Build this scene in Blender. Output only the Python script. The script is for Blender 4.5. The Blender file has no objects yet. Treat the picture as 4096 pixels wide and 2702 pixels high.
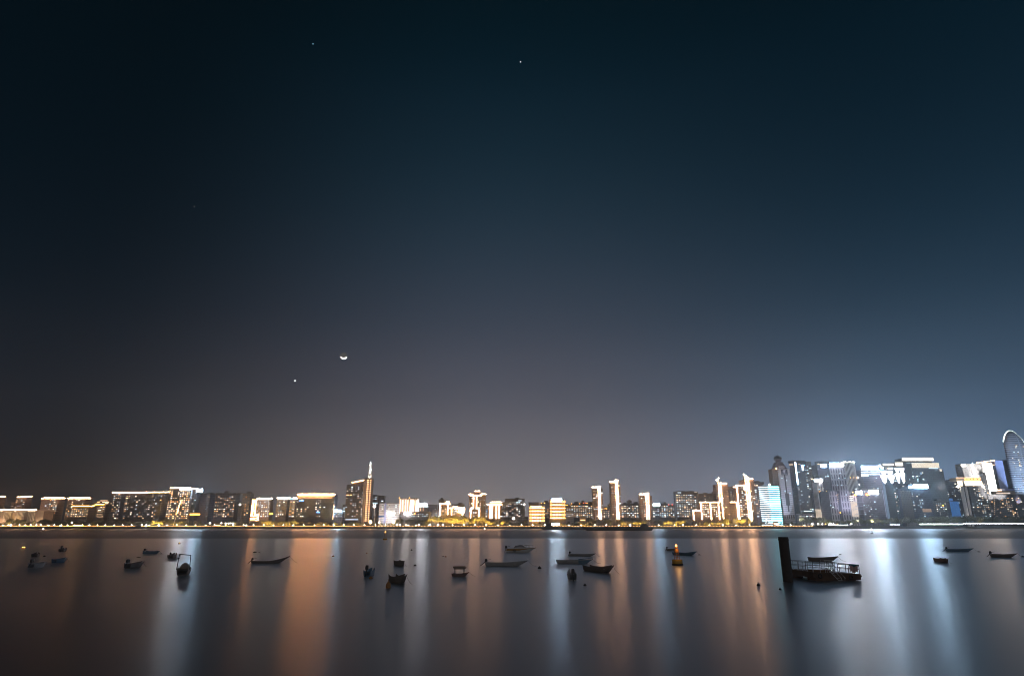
import bpy, math, random
from mathutils import Vector
rnd = random.Random(11)
scene = bpy.context.scene
col = scene.collection
F, CX, CY, CAMH = 2540.0, 2048.0, 1351.0, 8.0
PITCH = math.atan((2095 - 1351) / F)
SP, CP = math.sin(PITCH), math.cos(PITCH)
G = 4.1                      # height of the far bank above the river
BANK = 1200.0

# ------------------------------------------------------------------ measuring helpers
def ray(px, py):
    u = (px - CX) / F; v = (CY - py) / F
    return u, CP - v * SP, SP + v * CP
def at(px, py, Y):
    x, y, z = ray(px, py); t = Y / y
    return x * t, CAMH + z * t
def water(px, py):
    x, y, z = ray(px, py); t = -CAMH / z
    return Vector((x * t, y * t, 0.0))

# ------------------------------------------------------------------ materials
MATS = {}
def nodes_of(name):
    m = bpy.data.materials.new(name); m.use_nodes = True
    nt = m.node_tree; nt.nodes.clear()
    out = nt.nodes.new('ShaderNodeOutputMaterial')
    return m, nt, out
def principled(nt, out, colr=(.5, .5, .5), rough=.6, metal=0.0):
    b = nt.nodes.new('ShaderNodeBsdfPrincipled')
    b.inputs['Base Color'].default_value = (*colr, 1); b.inputs['Roughness'].default_value = rough
    b.inputs['Metallic'].default_value = metal
    nt.links.new(b.outputs[0], out.inputs[0])
    return b
def paint(name, c, rough=.6, metal=0.0, var=.25, scale=1.5):
    """worn surface: base colour broken up by noise"""
    m, nt, out = nodes_of(name); b = principled(nt, out, c, rough, metal)
    tc = nt.nodes.new('ShaderNodeTexCoord'); nz = nt.nodes.new('ShaderNodeTexNoise')
    nz.inputs['Scale'].default_value = scale; nz.inputs['Detail'].default_value = 5
    nt.links.new(tc.outputs['Object'], nz.inputs['Vector'])
    mx = nt.nodes.new('ShaderNodeMix'); mx.data_type = 'RGBA'
    mx.inputs[6].default_value = (*[x * (1 - var) for x in c], 1)
    mx.inputs[7].default_value = (*[min(1, x * (1 + var)) for x in c], 1)
    nt.links.new(nz.outputs['Fac'], mx.inputs[0]); nt.links.new(mx.outputs[2], b.inputs['Base Color'])
    MATS[name] = m; return m
def glow(name, c, s, sample=True):
    m, nt, out = nodes_of(name); e = nt.nodes.new('ShaderNodeEmission')
    e.inputs[0].default_value = (*c, 1); e.inputs[1].default_value = s
    nt.links.new(e.outputs[0], out.inputs[0])
    if not sample: m.cycles.emission_sampling = 'NONE'
    MATS[name] = m; return m
def facade(name, wall, glass, fh=3.3, bw=3.6, mortar=.9, rough=.6):
    """wall with a grid of window openings of dark glass"""
    m, nt, out = nodes_of(name); b = principled(nt, out)
    tc = nt.nodes.new('ShaderNodeTexCoord'); sp = nt.nodes.new('ShaderNodeSeparateXYZ')
    ad = nt.nodes.new('ShaderNodeMath'); ad.operation = 'ADD'; cb = nt.nodes.new('ShaderNodeCombineXYZ')
    nt.links.new(tc.outputs['Object'], sp.inputs[0])
    nt.links.new(sp.outputs[0], ad.inputs[0]); nt.links.new(sp.outputs[1], ad.inputs[1])
    nt.links.new(ad.outputs[0], cb.inputs[0]); nt.links.new(sp.outputs[2], cb.inputs[1])
    br = nt.nodes.new('ShaderNodeTexBrick'); br.offset = 0; br.squash = 1
    nt.links.new(cb.outputs[0], br.inputs['Vector'])
    br.inputs['Color1'].default_value = (*glass, 1)
    br.inputs['Color2'].default_value = (*[x * 1.9 for x in glass], 1)
    br.inputs['Mortar'].default_value = (*wall, 1)
    br.inputs['Scale'].default_value = 1; br.inputs['Mortar Size'].default_value = mortar
    br.inputs['Mortar Smooth'].default_value = .05
    br.inputs['Brick Width'].default_value = bw; br.inputs['Row Height'].default_value = fh
    nz = nt.nodes.new('ShaderNodeTexNoise'); nz.inputs['Scale'].default_value = .05; nz.inputs['Detail'].default_value = 6
    nt.links.new(tc.outputs['Object'], nz.inputs['Vector'])
    mr = nt.nodes.new('ShaderNodeMapRange'); mr.inputs[3].default_value = .7; mr.inputs[4].default_value = 1.25
    nt.links.new(nz.outputs['Fac'], mr.inputs[0])
    mx = nt.nodes.new('ShaderNodeVectorMath'); mx.operation = 'SCALE'
    nt.links.new(br.outputs['Color'], mx.inputs[0]); nt.links.new(mr.outputs[0], mx.inputs['Scale'])
    nt.links.new(mx.outputs[0], b.inputs['Base Color'])
    rr = nt.nodes.new('ShaderNodeMapRange'); rr.inputs[3].default_value = .18; rr.inputs[4].default_value = rough
    nt.links.new(br.outputs['Fac'], rr.inputs[0]); nt.links.new(rr.outputs[0], b.inputs['Roughness'])
    MATS[name] = m; return m

facade('conc', (.16, .145, .135), (.035, .035, .04))
facade('brown', (.135, .10, .08), (.03, .028, .03), 3.2, 3.0)
facade('dark', (.075, .072, .076), (.03, .03, .035), 3.2, 3.2)
facade('navy', (.055, .062, .10), (.03, .035, .05), 3.4, 2.4, .6)
facade('glassy', (.05, .066, .085), (.03, .045, .06), 3.6, 1.8, .35)
facade('resid', (.13, .125, .122), (.03, .03, .035), 3.0, 3.0, 1.1)
facade('pale', (.36, .36, .40), (.06, .065, .08), 3.6, 2.6, 1.1)
facade('bands', (.62, .63, .68), (.05, .055, .07), 3.7, 60, 1.7)
facade('ribs', (.62, .58, .58), (.05, .05, .06), 90, 4.4, 1.7)
facade('gridp', (.36, .35, .41), (.06, .06, .085), 11, 5.0, 1.5)
facade('purple', (.16, .145, .20), (.05, .05, .075), 3.6, 2.2, .8)
facade('teal', (.055, .095, .11), (.03, .06, .07), 3.6, 2.4, .5)
paint('concrete', (.30, .29, .28), .8)
paint('pale_stone', (.40, .33, .26), .75, scale=.2)
paint('cream', (.62, .55, .46), .75, scale=.1)
paint('roofing', (.10, .095, .09), .8)
paint('darkgrey', (.05, .05, .055), .7)
paint('whitewall', (.75, .74, .74), .6, var=.1, scale=.05)
paint('bluewall', (.35, .42, .75), .6, var=.1, scale=.05)
paint('bank_stone', (.14, .13, .125), .85, scale=.3)
paint('soil', (.06, .06, .05), .95, scale=.05)
paint('bark', (.07, .05, .035), .9, scale=8)
paint('boat_wood', (.20, .17, .15), .6, scale=3)
paint('boat_grey', (.42, .41, .40), .55, scale=3)
paint('boat_blue', (.13, .23, .32), .5, scale=3)
paint('boat_brown', (.26, .17, .14), .6, scale=3)
paint('boat_in', (.25, .24, .22), .7, scale=4)
paint('motor_black', (.025, .025, .028), .4)
paint('white_paint', (.75, .73, .70), .35, var=.08)
paint('ochre', (.42, .22, .05), .4, var=.15)
paint('canvas', (.36, .28, .23), .9)
paint('steel_pile', (.06, .045, .036), .8, scale=2, var=.6)
paint('hull_rust', (.12, .07, .042), .85, scale=1.2, var=.7)
paint('rail_grey', (.70, .69, .67), .5, var=.15)
paint('rail_rust', (.22, .17, .14), .7, var=.4)
paint('buoy_yellow', (.68, .38, .04), .5, scale=2, var=.25)
paint('buoy_base', (.03, .02, .015), .7)
paint('float_dark', (.05, .045, .04), .6)
paint('float_orange', (.45, .20, .05), .6)
paint('cloth_pink', (.50, .33, .28), .9, scale=3)
paint('cloth_teal', (.05, .17, .19), .8)
paint('rust_box', (.20, .10, .045), .85, scale=3, var=.5); paint('tyre', (.02, .02, .02), .8)
paint('barge_black', (.018, .018, .02), .7)
paint('rope', (.18, .15, .11), .9)
def glassmat():
    m, nt, out = nodes_of('pane'); b = principled(nt, out, (.05, .055, .06), .08); MATS['pane'] = m
    tr = nt.nodes.new('ShaderNodeBsdfTransparent'); mx = nt.nodes.new('ShaderNodeMixShader'); mx.inputs[0].default_value = .45
    nt.links.new(tr.outputs[0], mx.inputs[1]); nt.links.new(b.outputs[0], mx.inputs[2]); nt.links.new(mx.outputs[0], out.inputs[0])
glassmat()
def foliage():
    m, nt, out = nodes_of('foliage'); b = principled(nt, out, (.06, .08, .03), .7)
    oi = nt.nodes.new('ShaderNodeObjectInfo'); g = nt.nodes.new('ShaderNodeNewGeometry')
    mx = nt.nodes.new('ShaderNodeMix'); mx.data_type = 'RGBA'
    mx.inputs[6].default_value = (.05, .065, .022, 1); mx.inputs[7].default_value = (.13, .12, .04, 1)
    ad = nt.nodes.new('ShaderNodeMath'); ad.operation = 'MULTIPLY_ADD'; ad.inputs[1].default_value = .5
    hf = nt.nodes.new('ShaderNodeMath'); hf.operation = 'MULTIPLY'; hf.inputs[1].default_value = .5
    nt.links.new(oi.outputs['Random'], hf.inputs[0])
    nt.links.new(g.outputs['Random Per Island'], ad.inputs[0]); nt.links.new(hf.outputs[0], ad.inputs[2])
    nt.links.new(ad.outputs[0], mx.inputs[0]); nt.links.new(mx.outputs[2], b.inputs['Base Color'])
    MATS['foliage'] = m
foliage()
WARM, ORANGE, GOLD = (1, .53, .28), (1, .42, .16), (1, .44, .05)
glow('warm', WARM, 95); glow('orange', ORANGE, 88); glow('gold', GOLD, 45)
glow('orange_hi', ORANGE, 290)
glow('warm_lo', (1, .62, .38), 3); glow('bar', (1, .52, .24), 3); glow('rib_warm', (1, .62, .40), 11); glow('rib_soft', (1, .8, .6), .9); glow('orange_lo', (1, .5, .2), 4)
glow('white', (1, .93, .86), 30); glow('cool', (.62, .84, 1), 60); glow('cool_hi', (.48, .74, 1), 300)
glow('white_hi', (.92, .93, 1), 230); glow('ice', (.72, .90, 1), 8); glow('cyan', (.33, .86, 1), 14)
glow('blue', (.10, .32, 1), 6); glow('bluerib', (.02, .20, .62), .55); glow('red', (1, .12, .04), 8)
glow('lilac', (.85, .84, 1), 5); glow('cream_lo', (1, .86, .66), 1.3); glow('rib_white', (1, .90, .76), 2.6)
glow('lavender', (.55, .58, .85), .5)
glow('amber', (1, .42, .05), 9); glow('promenade', (1, .46, .11), 8)
glow('lamp_white', (1, .86, .70), 45); glow('lamp_warm', (1, .55, .25), 160); glow('lamp_big', (1, .95, .9), 200); glow('work_white', (.95, .97, 1), 45)
glow('led_line', (.95, .95, 1), 16)
for i, s in enumerate((.3, .75, 1.8)):
    glow('win_warm%d' % i, (1, .66, .38), s, False)
    glow('win_cool%d' % i, (.66, .86, 1), s, False)
    glow('win_white%d' % i, (1, .88, .74), s, False)
    glow('win_orange%d' % i, (1, .45, .14), s, False)

# ------------------------------------------------------------------ mesh builder
class MB:
    def __init__(s): s.v = []; s.f = []
    def quad(s, *p):
        n = len(s.v); s.v += [tuple(q) for q in p]; s.f.append(tuple(range(n, n + len(p)))); return s
    def box(s, x0, x1, y0, y1, z0, z1):
        n = len(s.v)
        s.v += [(x0, y0, z0), (x1, y0, z0), (x1, y1, z0), (x0, y1, z0), (x0, y0, z1), (x1, y0, z1), (x1, y1, z1), (x0, y1, z1)]
        s.f += [tuple(n + i for i in q) for q in ((3, 2, 1, 0), (4, 5, 6, 7), (0, 1, 5, 4), (1, 2, 6, 5), (2, 3, 7, 6), (3, 0, 4, 7))]
        return s
    def prism(s, pts, y0, y1):
        """outline in x,z extruded along y"""
        n = len(s.v); k = len(pts)
        s.v += [(x, y0, z) for x, z in pts] + [(x, y1, z) for x, z in pts]
        s.f.append(tuple(range(n, n + k))); s.f.append(tuple(range(n + 2 * k - 1, n + k - 1, -1)))
        for i in range(k):
            j = (i + 1) % k; s.f.append((n + i, n + k + i, n + k + j, n + j))
        return s
    def slab(s, pts, z0, z1):
        n = len(s.v); k = len(pts)
        s.v += [(x, y, z0) for x, y in pts] + [(x, y, z1) for x, y in pts]
        s.f.append(tuple(range(n + k - 1, n - 1, -1))); s.f.append(tuple(range(n + k, n + 2 * k)))
        for i in range(k):
            j = (i + 1) % k; s.f.append((n + i, n + j, n + k + j, n + k + i))
        return s
    def tube(s, a, b, r0, r1=None, k=8, cap=True):
        a, b = Vector(a), Vector(b); r1 = r0 if r1 is None else r1
        d = (b - a).normalized(); u = d.orthogonal().normalized(); w = d.cross(u); n = len(s.v)
        for c, r in ((a, r0), (b, r1)):
            for i in range(k):
                t = 2 * math.pi * i / k; q = c + (u * math.cos(t) + w * math.sin(t)) * r; s.v.append(tuple(q))
        for i in range(k):
            j = (i + 1) % k; s.f.append((n + i, n + j, n + k + j, n + k + i))
        if cap:
            s.f.append(tuple(range(n + k - 1, n - 1, -1))); s.f.append(tuple(range(n + k, n + 2 * k)))
        return s
    def path(s, pts, r, k=6):
        for a, b in zip(pts, pts[1:]): s.tube(a, b, r, r, k)
        return s
    def lathe(s, prof, c=(0, 0, 0), k=16):
        n = len(s.v); m = len(prof)
        for r, z in prof:
            for i in range(k):
                t = 2 * math.pi * i / k; s.v.append((c[0] + r * math.cos(t), c[1] + r * math.sin(t), c[2] + z))
        for a in range(m - 1):
            for i in range(k):
                j = (i + 1) % k; s.f.append((n + a * k + i, n + a * k + j, n + (a + 1) * k + j, n + (a + 1) * k + i))
        s.f.append(tuple(range(n + k - 1, n - 1, -1))); s.f.append(tuple(range(n + (m - 1) * k, n + m * k)))
        return s
    def mesh(s, name, mat, smooth=False):
        me = bpy.data.meshes.new(name); me.from_pydata(s.v, [], s.f); me.update()
        me.materials.append(MATS[mat] if isinstance(mat, str) else mat)
        if smooth: me.polygons.foreach_set('use_smooth', [True] * len(me.polygons))
        return me
    def build(s, name, mat, parent=None, smooth=False, loc=None):
        o = bpy.data.objects.new(name, s.mesh(name, mat, smooth)); col.objects.link(o)
        if parent: o.parent = parent
        if loc is not None: o.location = loc
        return o
def tag(o, label=None, cat=None, group=None, kind=None):
    for k, v in (('label', label), ('category', cat), ('group', group), ('kind', kind)):
        if v: o[k] = v
    return o
def thing(name, label, cat, loc=(0, 0, 0), rz=0, group=None):
    o = bpy.data.objects.new(name, None); col.objects.link(o); o.location = loc; o.rotation_euler = (0, 0, rz)
    o.empty_display_size = .5
    return tag(o, label, cat, group)
def kids(o, cache={}):
    return [c for c in bpy.data.objects if c.parent is o]
def copy_tree(o, tree):
    c = o.copy(); col.objects.link(c)
    for ch, sub in tree:
        d = ch.copy(); col.objects.link(d); d.parent = c
        for g in sub:
            e = g.copy(); col.objects.link(e); e.parent = d
    return c
def tree_of(o): return [(c, kids(c)) for c in kids(o)]

# ------------------------------------------------------------------ sky
def make_world():
    w = bpy.data.worlds.new('World'); scene.world = w; w.use_nodes = True
    nt = w.node_tree; nt.nodes.clear(); L = nt.links
    N = lambda t: nt.nodes.new(t)
    out = N('ShaderNodeOutputWorld'); bg = N('ShaderNodeBackground'); L.new(bg.outputs[0], out.inputs[0])
    tc = N('ShaderNodeTexCoord'); sep = N('ShaderNodeSeparateXYZ'); L.new(tc.outputs['Generated'], sep.inputs[0])
    def m(op, a, b=None, c=None):
        n = N('ShaderNodeMath'); n.operation = op
        for i, q in enumerate((a, b, c)):
            if q is None: continue
            if isinstance(q, (int, float)): n.inputs[i].default_value = q
            else: L.new(q, n.inputs[i])
        return n.outputs[0]
    x, y, z = sep.outputs
    h = m('SQRT', m('ADD', m('MULTIPLY', x, x), m('MULTIPLY', y, y)))
    sa = m('DIVIDE', x, m('MAXIMUM', h, .001))
    def lin(c): return [((q / 255 + .055) / 1.055) ** 2.4 if q > 10 else q / 255 / 12.92 for q in c]
    def ramp(stops):
        r = N('ShaderNodeValToRGB'); r.color_ramp.interpolation = 'B_SPLINE'
        el = r.color_ramp.elements
        while len(el) < len(stops): el.new(.5)
        for e, (p, c) in zip(el, stops):
            e.position = p; e.color = (*lin(c), 1)
        L.new(m('MAXIMUM', z, 0), r.inputs[0]); return r.outputs[0]
    Lr = ramp(SKY_L); Cr = ramp(SKY_C); Rr = ramp(SKY_R)
    def mix(f, a, b):
        n = N('ShaderNodeMix'); n.data_type = 'RGBA'; L.new(f, n.inputs[0]); L.new(a, n.inputs[6]); L.new(b, n.inputs[7]); return n.outputs[2]
    def sstep(a, b):
        n = N('ShaderNodeMapRange'); n.interpolation_type = 'SMOOTHSTEP'; n.inputs[1].default_value = a; n.inputs[2].default_value = b
        L.new(sa, n.inputs[0]); return n.outputs[0]
    c = mix(sstep(.0, .58), mix(sstep(-.60, .0), Lr, Cr), Rr)
    # near-bank city glow added low in the sky behind the viewer to light boats
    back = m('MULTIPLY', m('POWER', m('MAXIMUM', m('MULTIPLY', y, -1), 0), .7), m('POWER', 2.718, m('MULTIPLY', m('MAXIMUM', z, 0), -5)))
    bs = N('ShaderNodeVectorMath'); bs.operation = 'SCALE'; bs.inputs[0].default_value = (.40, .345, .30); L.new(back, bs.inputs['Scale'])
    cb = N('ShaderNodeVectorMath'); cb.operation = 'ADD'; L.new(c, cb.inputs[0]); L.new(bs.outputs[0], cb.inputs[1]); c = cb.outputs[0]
    sky = N('ShaderNodeTexSky'); sky.sky_type = 'NISHITA'; sky.sun_disc = False
    sky.sun_elevation = math.radians(-8); sky.sun_rotation = math.radians(-28)
    sc = N('ShaderNodeVectorMath'); sc.operation = 'SCALE'; sc.inputs['Scale'].default_value = .05
    L.new(sky.outputs[0], sc.inputs[0])
    ad = N('ShaderNodeVectorMath'); ad.operation = 'ADD'; L.new(c, ad.inputs[0]); L.new(sc.outputs[0], ad.inputs[1])
    L.new(ad.outputs[0], bg.inputs[0]); bg.inputs[1].default_value = 1.0
SKY_L = [(0, (26, 28, 31)), (0.053, (26, 29, 33)), (0.11, (29, 32, 39)), (0.186, (23, 30, 39)), (0.3, (5, 20, 30)), (0.445, (2, 15, 24)), (0.6, (1, 13, 20)), (0.7, (1, 11, 17)), (1, (1, 7, 10))]
SKY_C = [(0, (118, 117, 121)), (0.053, (114, 113, 118)), (0.11, (107, 105, 112)), (0.186, (85, 87, 99)), (0.3, (55, 65, 80)), (0.445, (27, 48, 62)), (0.6, (5, 28, 40)), (0.7, (2, 20, 28)), (1, (1, 9, 13))]
SKY_R = [(0, (102, 124, 148)), (0.053, (96, 119, 147)), (0.11, (82, 105, 132)), (0.186, (58, 79, 100)), (0.3, (26, 50, 68)), (0.445, (8, 32, 46)), (0.6, (2, 22, 33)), (0.7, (1, 16, 24)), (1, (1, 9, 13))]
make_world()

def structure(o): o['kind'] = 'structure'; return o
def sheet(name, x0, x1, y0, y1, z, mat):
    return structure(MB().quad((x0, y0, z), (x1, y0, z), (x1, y1, z), (x0, y1, z)).build(name, mat))
def make_water():
    m, nt, out = nodes_of('river_water'); L = nt.links; N = lambda t: nt.nodes.new(t)
    gl = N('ShaderNodeBsdfAnisotropic'); gl.distribution = 'MULTI_GGX'; gl.inputs['Anisotropy'].default_value = .04; gl.inputs['Color'].default_value = (1, 1, 1, 1)
    df = N('ShaderNodeBsdfDiffuse'); df.inputs[0].default_value = (.012, .014, .016, 1)
    fr = N('ShaderNodeFresnel'); fr.inputs[0].default_value = WATER_IOR
    mx = N('ShaderNodeMixShader'); L.new(fr.outputs[0], mx.inputs[0]); L.new(df.outputs[0], mx.inputs[1]); L.new(gl.outputs[0], mx.inputs[2]); L.new(mx.outputs[0], out.inputs[0])
    tg = N('ShaderNodeCombineXYZ'); tg.inputs[0].default_value = 1; L.new(tg.outputs[0], gl.inputs['Tangent'])
    tc = N('ShaderNodeTexCoord'); mp = N('ShaderNodeMapping')
    mp.inputs['Scale'].default_value = (.0022, .03, 1); L.new(tc.outputs['Object'], mp.inputs[0])
    nz = N('ShaderNodeTexNoise'); nz.inputs['Scale'].default_value = 1; nz.inputs['Detail'].default_value = 3
    L.new(mp.outputs[0], nz.inputs['Vector'])
    mr = N('ShaderNodeMapRange'); mr.inputs[1].default_value = .3; mr.inputs[2].default_value = .7
    mr.inputs[3].default_value = WATER_R0; mr.inputs[4].default_value = WATER_R1
    L.new(nz.outputs['Fac'], mr.inputs[0])
    # beyond a current line some 380 m out the river is set rougher under the far bank
    sp = N('ShaderNodeSeparateXYZ'); L.new(tc.outputs['Object'], sp.inputs[0])
    wob = N('ShaderNodeMath'); wob.operation = 'MULTIPLY_ADD'; wob.inputs[1].default_value = 60; L.new(nz.outputs['Fac'], wob.inputs[0]); L.new(sp.outputs[1], wob.inputs[2])
    st = N('ShaderNodeMapRange'); st.interpolation_type = 'SMOOTHSTEP'; st.inputs[1].default_value = 395; st.inputs[2].default_value = 440
    L.new(wob.outputs[0], st.inputs[0])
    r = N('ShaderNodeMix'); r.data_type = 'FLOAT'; L.new(st.outputs[0], r.inputs[0]); L.new(mr.outputs[0], r.inputs[2]); r.inputs[3].default_value = WATER_FAR
    L.new(r.outputs[0], gl.inputs['Roughness'])
    # gloss colour darkened towards the far bank to dim reflections, as wave masking would
    rf = N('ShaderNodeMapRange'); rf.inputs[1].default_value = 0; rf.inputs[2].default_value = 1; rf.inputs[3].default_value = 1; rf.inputs[4].default_value = .62
    L.new(st.outputs[0], rf.inputs[0])
    s2 = N('ShaderNodeMapRange'); s2.interpolation_type = 'SMOOTHSTEP'; s2.inputs[1].default_value = 600; s2.inputs[2].default_value = 1150; s2.inputs[3].default_value = 1; s2.inputs[4].default_value = .42
    L.new(sp.outputs[1], s2.inputs[0])
    ml = N('ShaderNodeMath'); ml.operation = 'MULTIPLY'; L.new(rf.outputs[0], ml.inputs[0]); L.new(s2.outputs[0], ml.inputs[1])
    L.new(ml.outputs[0], gl.inputs['Color'])
    MATS['river_water'] = m
WATER_R0, WATER_R1, WATER_FAR, WATER_IOR = .293, .328, .40, 1.75
make_water()
sheet('river', -4000, 4000, -200, BANK + .5, 0, 'river_water')
sheet('ground', -20000, 20000, BANK + 6, 22000, G - .01, 'soil')
# embankment: stone wall rising from the river to the promenade, with a lower ledge at its foot
em = MB().box(-4000, 4000, BANK, BANK + 6.2, -2, G).box(-4000, 4000, BANK - 3, BANK - .002, -2, .7)
structure(em.build('embankment', 'bank_stone'))

def make_haze():
    m, nt, out = nodes_of('haze_air'); v = nt.nodes.new('ShaderNodeVolumePrincipled')
    v.inputs['Color'].default_value = (.82, .91, 1, 1); v.inputs['Density'].default_value = HAZE; v.inputs['Anisotropy'].default_value = HAZE_G
    nt.links.new(v.outputs[0], out.inputs['Volume']); MATS['haze_air'] = m
    o = MB().box(-1900, 1900, -260, 1600, -6, 330).build('haze', 'haze_air'); o['kind'] = 'stuff'
HAZE, HAZE_G = .00015, .72
if HAZE: make_haze()

# ------------------------------------------------------------------ far bank buildings
BUILT = []       # (px, phrase) used to say what a tree or lamp stands in front of
UNITWIN = {}
def lit_window(parent, x, y, z, w, h, mat, side=False):
    me = UNITWIN.get((mat, side))
    if me is None:
        b = MB()
        if side: b.box(-.06, .06, -.5, .5, -.5, .5)
        else: b.box(-.5, .5, -.06, .06, -.5, .5)
        me = UNITWIN[(mat, side)] = b.mesh('window', mat)
    o = bpy.data.objects.new('window', me); col.objects.link(o); o.parent = parent; o.location = (x, y, z)
    o.scale = (1, w, h) if side else (w, 1, h)
THIN = {'warm': .5, 'orange': .5, 'orange_hi': .7, 'gold': .6}
MIX = {'white': ('white', 'cool'), 'mix': ('warm', 'cool', 'white', 'warm', 'white', 'orange'), 'warm': ('warm', 'white', 'warm', 'orange'), 'cool': ('cool', 'cool', 'white', 'cool'),
       'cw': ('cool', 'white', 'cool', 'warm', 'white'), 'amber': ('warm', 'warm', 'orange', 'white')}
def bld(name, label, phrase, Y, a, b, yt, dep=16, m='conc', win=0, wm='mix', ex=(), cat='building', roof=1, wb=0, fl=3.3, bay=3.9, wlo=2068, side=True):
    """a, b: outer edges at roof height; yt: roofline; both read in the plane y=Y"""
    mid = (a + b) / 2
    x0, z1 = at(a, yt, Y); x1, _ = at(b, yt, Y)
    if side:
        if b < CX - 150:
            xr, _ = at(b, yt, Y + dep); 
            if xr - x0 > .35 * (x1 - x0): x1 = xr
        elif a > CX + 150:
            xl, _ = at(a, yt, Y + dep)
            if x1 - xl > .35 * (x1 - x0): x0 = xl
    cx = (x0 + x1) / 2; H = z1 - G
    r = thing(name, label, cat, (cx, Y, G))
    BUILT.append((mid, phrase))
    hw = (x1 - x0) / 2
    MB().box(-hw, hw, 0, dep, -.5, H).build('wall', m, r)
    if roof:
        pr = MB()
        pr.box(-hw - .15, hw + .15, -.15, .35, H, H + .9).box(-hw - .15, hw + .15, dep - .35, dep + .15, H, H + .9)
        pr.box(-hw - .15, -hw + .35, .35, dep - .35, H, H + .9).box(hw - .35, hw + .15, .35, dep - .35, H, H + .9)
        if roof == 2:
            q = rnd.uniform(-.3, .3) * hw
            pr.box(q - min(4, hw * .4), q + min(4, hw * .4), dep * .3, dep * .75, H + .002, H + rnd.uniform(3, 5))
        pr.build('roof', 'roofing', r)
    def X(px, py): return at(px, py, Y)[0] - cx
    def Z(py, px=None): return at(mid if px is None else px, py, Y)[1] - G
    for e in ex:
        k = e[0]
        if k == 'h':
            _, xa, xb, y, th, mt = e[:6]; th *= THIN.get(mt, 1); yo = e[6] if len(e) > 6 else 0
            MB().box(X(xa, y), X(xb, y), yo - .7, yo - .2, Z(y) - th / 2, Z(y) + th / 2).build('light_strip', mt, r)
        elif k == 'v':
            _, x, ya, yb, th, mt = e[:6]; th *= THIN.get(mt, 1)
            xx = X(x, ya); MB().box(xx - th / 2, xx + th / 2, -.75, -.15, Z(yb), Z(ya)).build('light_strip', mt, r)
        elif k == 'l':
            _, xa, ya, xb, yb, th, mt = e; th *= THIN.get(mt, 1)
            p, q = (X(xa, ya), Z(ya, xa)), (X(xb, yb), Z(yb, xb))
            MB().prism([(p[0], p[1] - th / 2), (q[0], q[1] - th / 2), (q[0], q[1] + th / 2), (p[0], p[1] + th / 2)], -.7, -.2).build('light_strip', mt, r)
        elif k == 'sg':
            _, xa, xb, ya, yb, mt = e[:6]; yo = e[6] if len(e) > 6 else -.3
            s0, s1, t0, t1 = X(xa, ya), X(xb, ya), Z(yb), Z(ya)
            bk = MB().box(s0 - .3, s1 + .3, yo - .3, yo, t0 - .3, t1 + .3).build('sign', 'darkgrey', r)
            n = max(1, round((s1 - s0) / (t1 - t0) * .9)); lt = MB(); step = (s1 - s0) / n
            for i in range(n):
                u0 = s0 + i * step + step * .06; u1 = s0 + (i + 1) * step - step * .06; um = (u0 + u1) / 2; tm = (t0 + t1) / 2; w = (t1 - t0) * .2
                q = i % 3
                yy = (yo - .7, yo - .302)
                lt.box(u0, u1, *yy, t1 - w, t1)
                lt.box(u0, u1, *yy, t0, t0 + w)
                if q != 1: lt.box(u0, u0 + w, *yy, t0 + w, t1 - w)
                if q != 2: lt.box(u1 - w, u1, *yy, t0 + w, t1 - w)
                lt.box(um - w / 2, um + w / 2, *yy, t0 + w, t1 - w)
            lt.build('lettering', mt, bk)
        elif k == 'bx':
            _, nm, xa, xb, ya, yb, mt, y0, y1 = e
            lo = -.5 if yb is None else Z(yb)
            MB().box(X(xa, ya), X(xb, ya), y0, y1, lo, Z(ya)).build(nm, mt, r)
        elif k == 'rib':          # one row of vertical lit ribs
            _, xa, xb, ya, yb, n, mt, wf = e
            rb = MB()
            for i in range(n):
                u = X(xa, ya) + (X(xb, ya) - X(xa, ya)) * (i + .5) / n; w = (X(xb, ya) - X(xa, ya)) / n * wf / 2
                rb.box(u - w, u + w, -.8, -.1, Z(yb), Z(ya))
            rb.build('light_ribs' if mt in GLOWS else 'facade_ribs', mt, r)
        elif k == 'dot':          # a row of round lamps, each a part
            _, xa, xb, y, n, rad, mt = e[:7]
            for i in range(n):
                u = X(xa + (xb - xa) * i / max(1, n - 1), y)
                lamp_ball(r, 'lamp', (u, -.9, Z(y)), rad, mt)
    if win:
        nf = max(1, int((H - 1.5) / fl)); nb = max(1, int(2 * hw / bay)); bay_ = 2 * hw / nb
        zlo = Z(wlo)
        cells = [(i, j) for j in range(nf) for i in range(nb) if (j + .5) * fl > zlo]
        rnd.shuffle(cells)
        pal = MIX[wm]
        hot = [(rnd.randrange(nb), rnd.uniform(.1, 1)) for _ in range(3)]
        cells.sort(key=lambda c: rnd.random() + .35 * (min(abs(c[0] - h[0]) for h in hot) > 1))
        for i, j in cells[:win]:
            c = rnd.choice(pal); lv = rnd.choice((0, 0, 1, 1, 2)) if wb == 0 else rnd.choice((1, 2, 2))
            lit_window(r, -hw + (i + .5) * bay_, -.07, (j + .5) * fl, bay_ * rnd.uniform(.45, .8), fl * .55, 'win_%s%d' % (c, lv))
    return r
GLOWS = set(k for k, m_ in MATS.items() if any(n.type == 'EMISSION' for n in m_.node_tree.nodes))
BALL = {}
def lamp_ball(parent, name, loc, rad, mat):
    me = BALL.get(mat)
    if me is None:
        prof = [(.05, -1), (.6, -.8), (.95, -.3), (.95, .3), (.6, .8), (.05, 1)]
        me = BALL[mat] = MB().lathe(prof, k=8).mesh(name, mat)
    o = bpy.data.objects.new(name, me); col.objects.link(o); o.location = loc; o.scale = (rad,) * 3
    if parent: o.parent = parent
    return o
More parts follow.
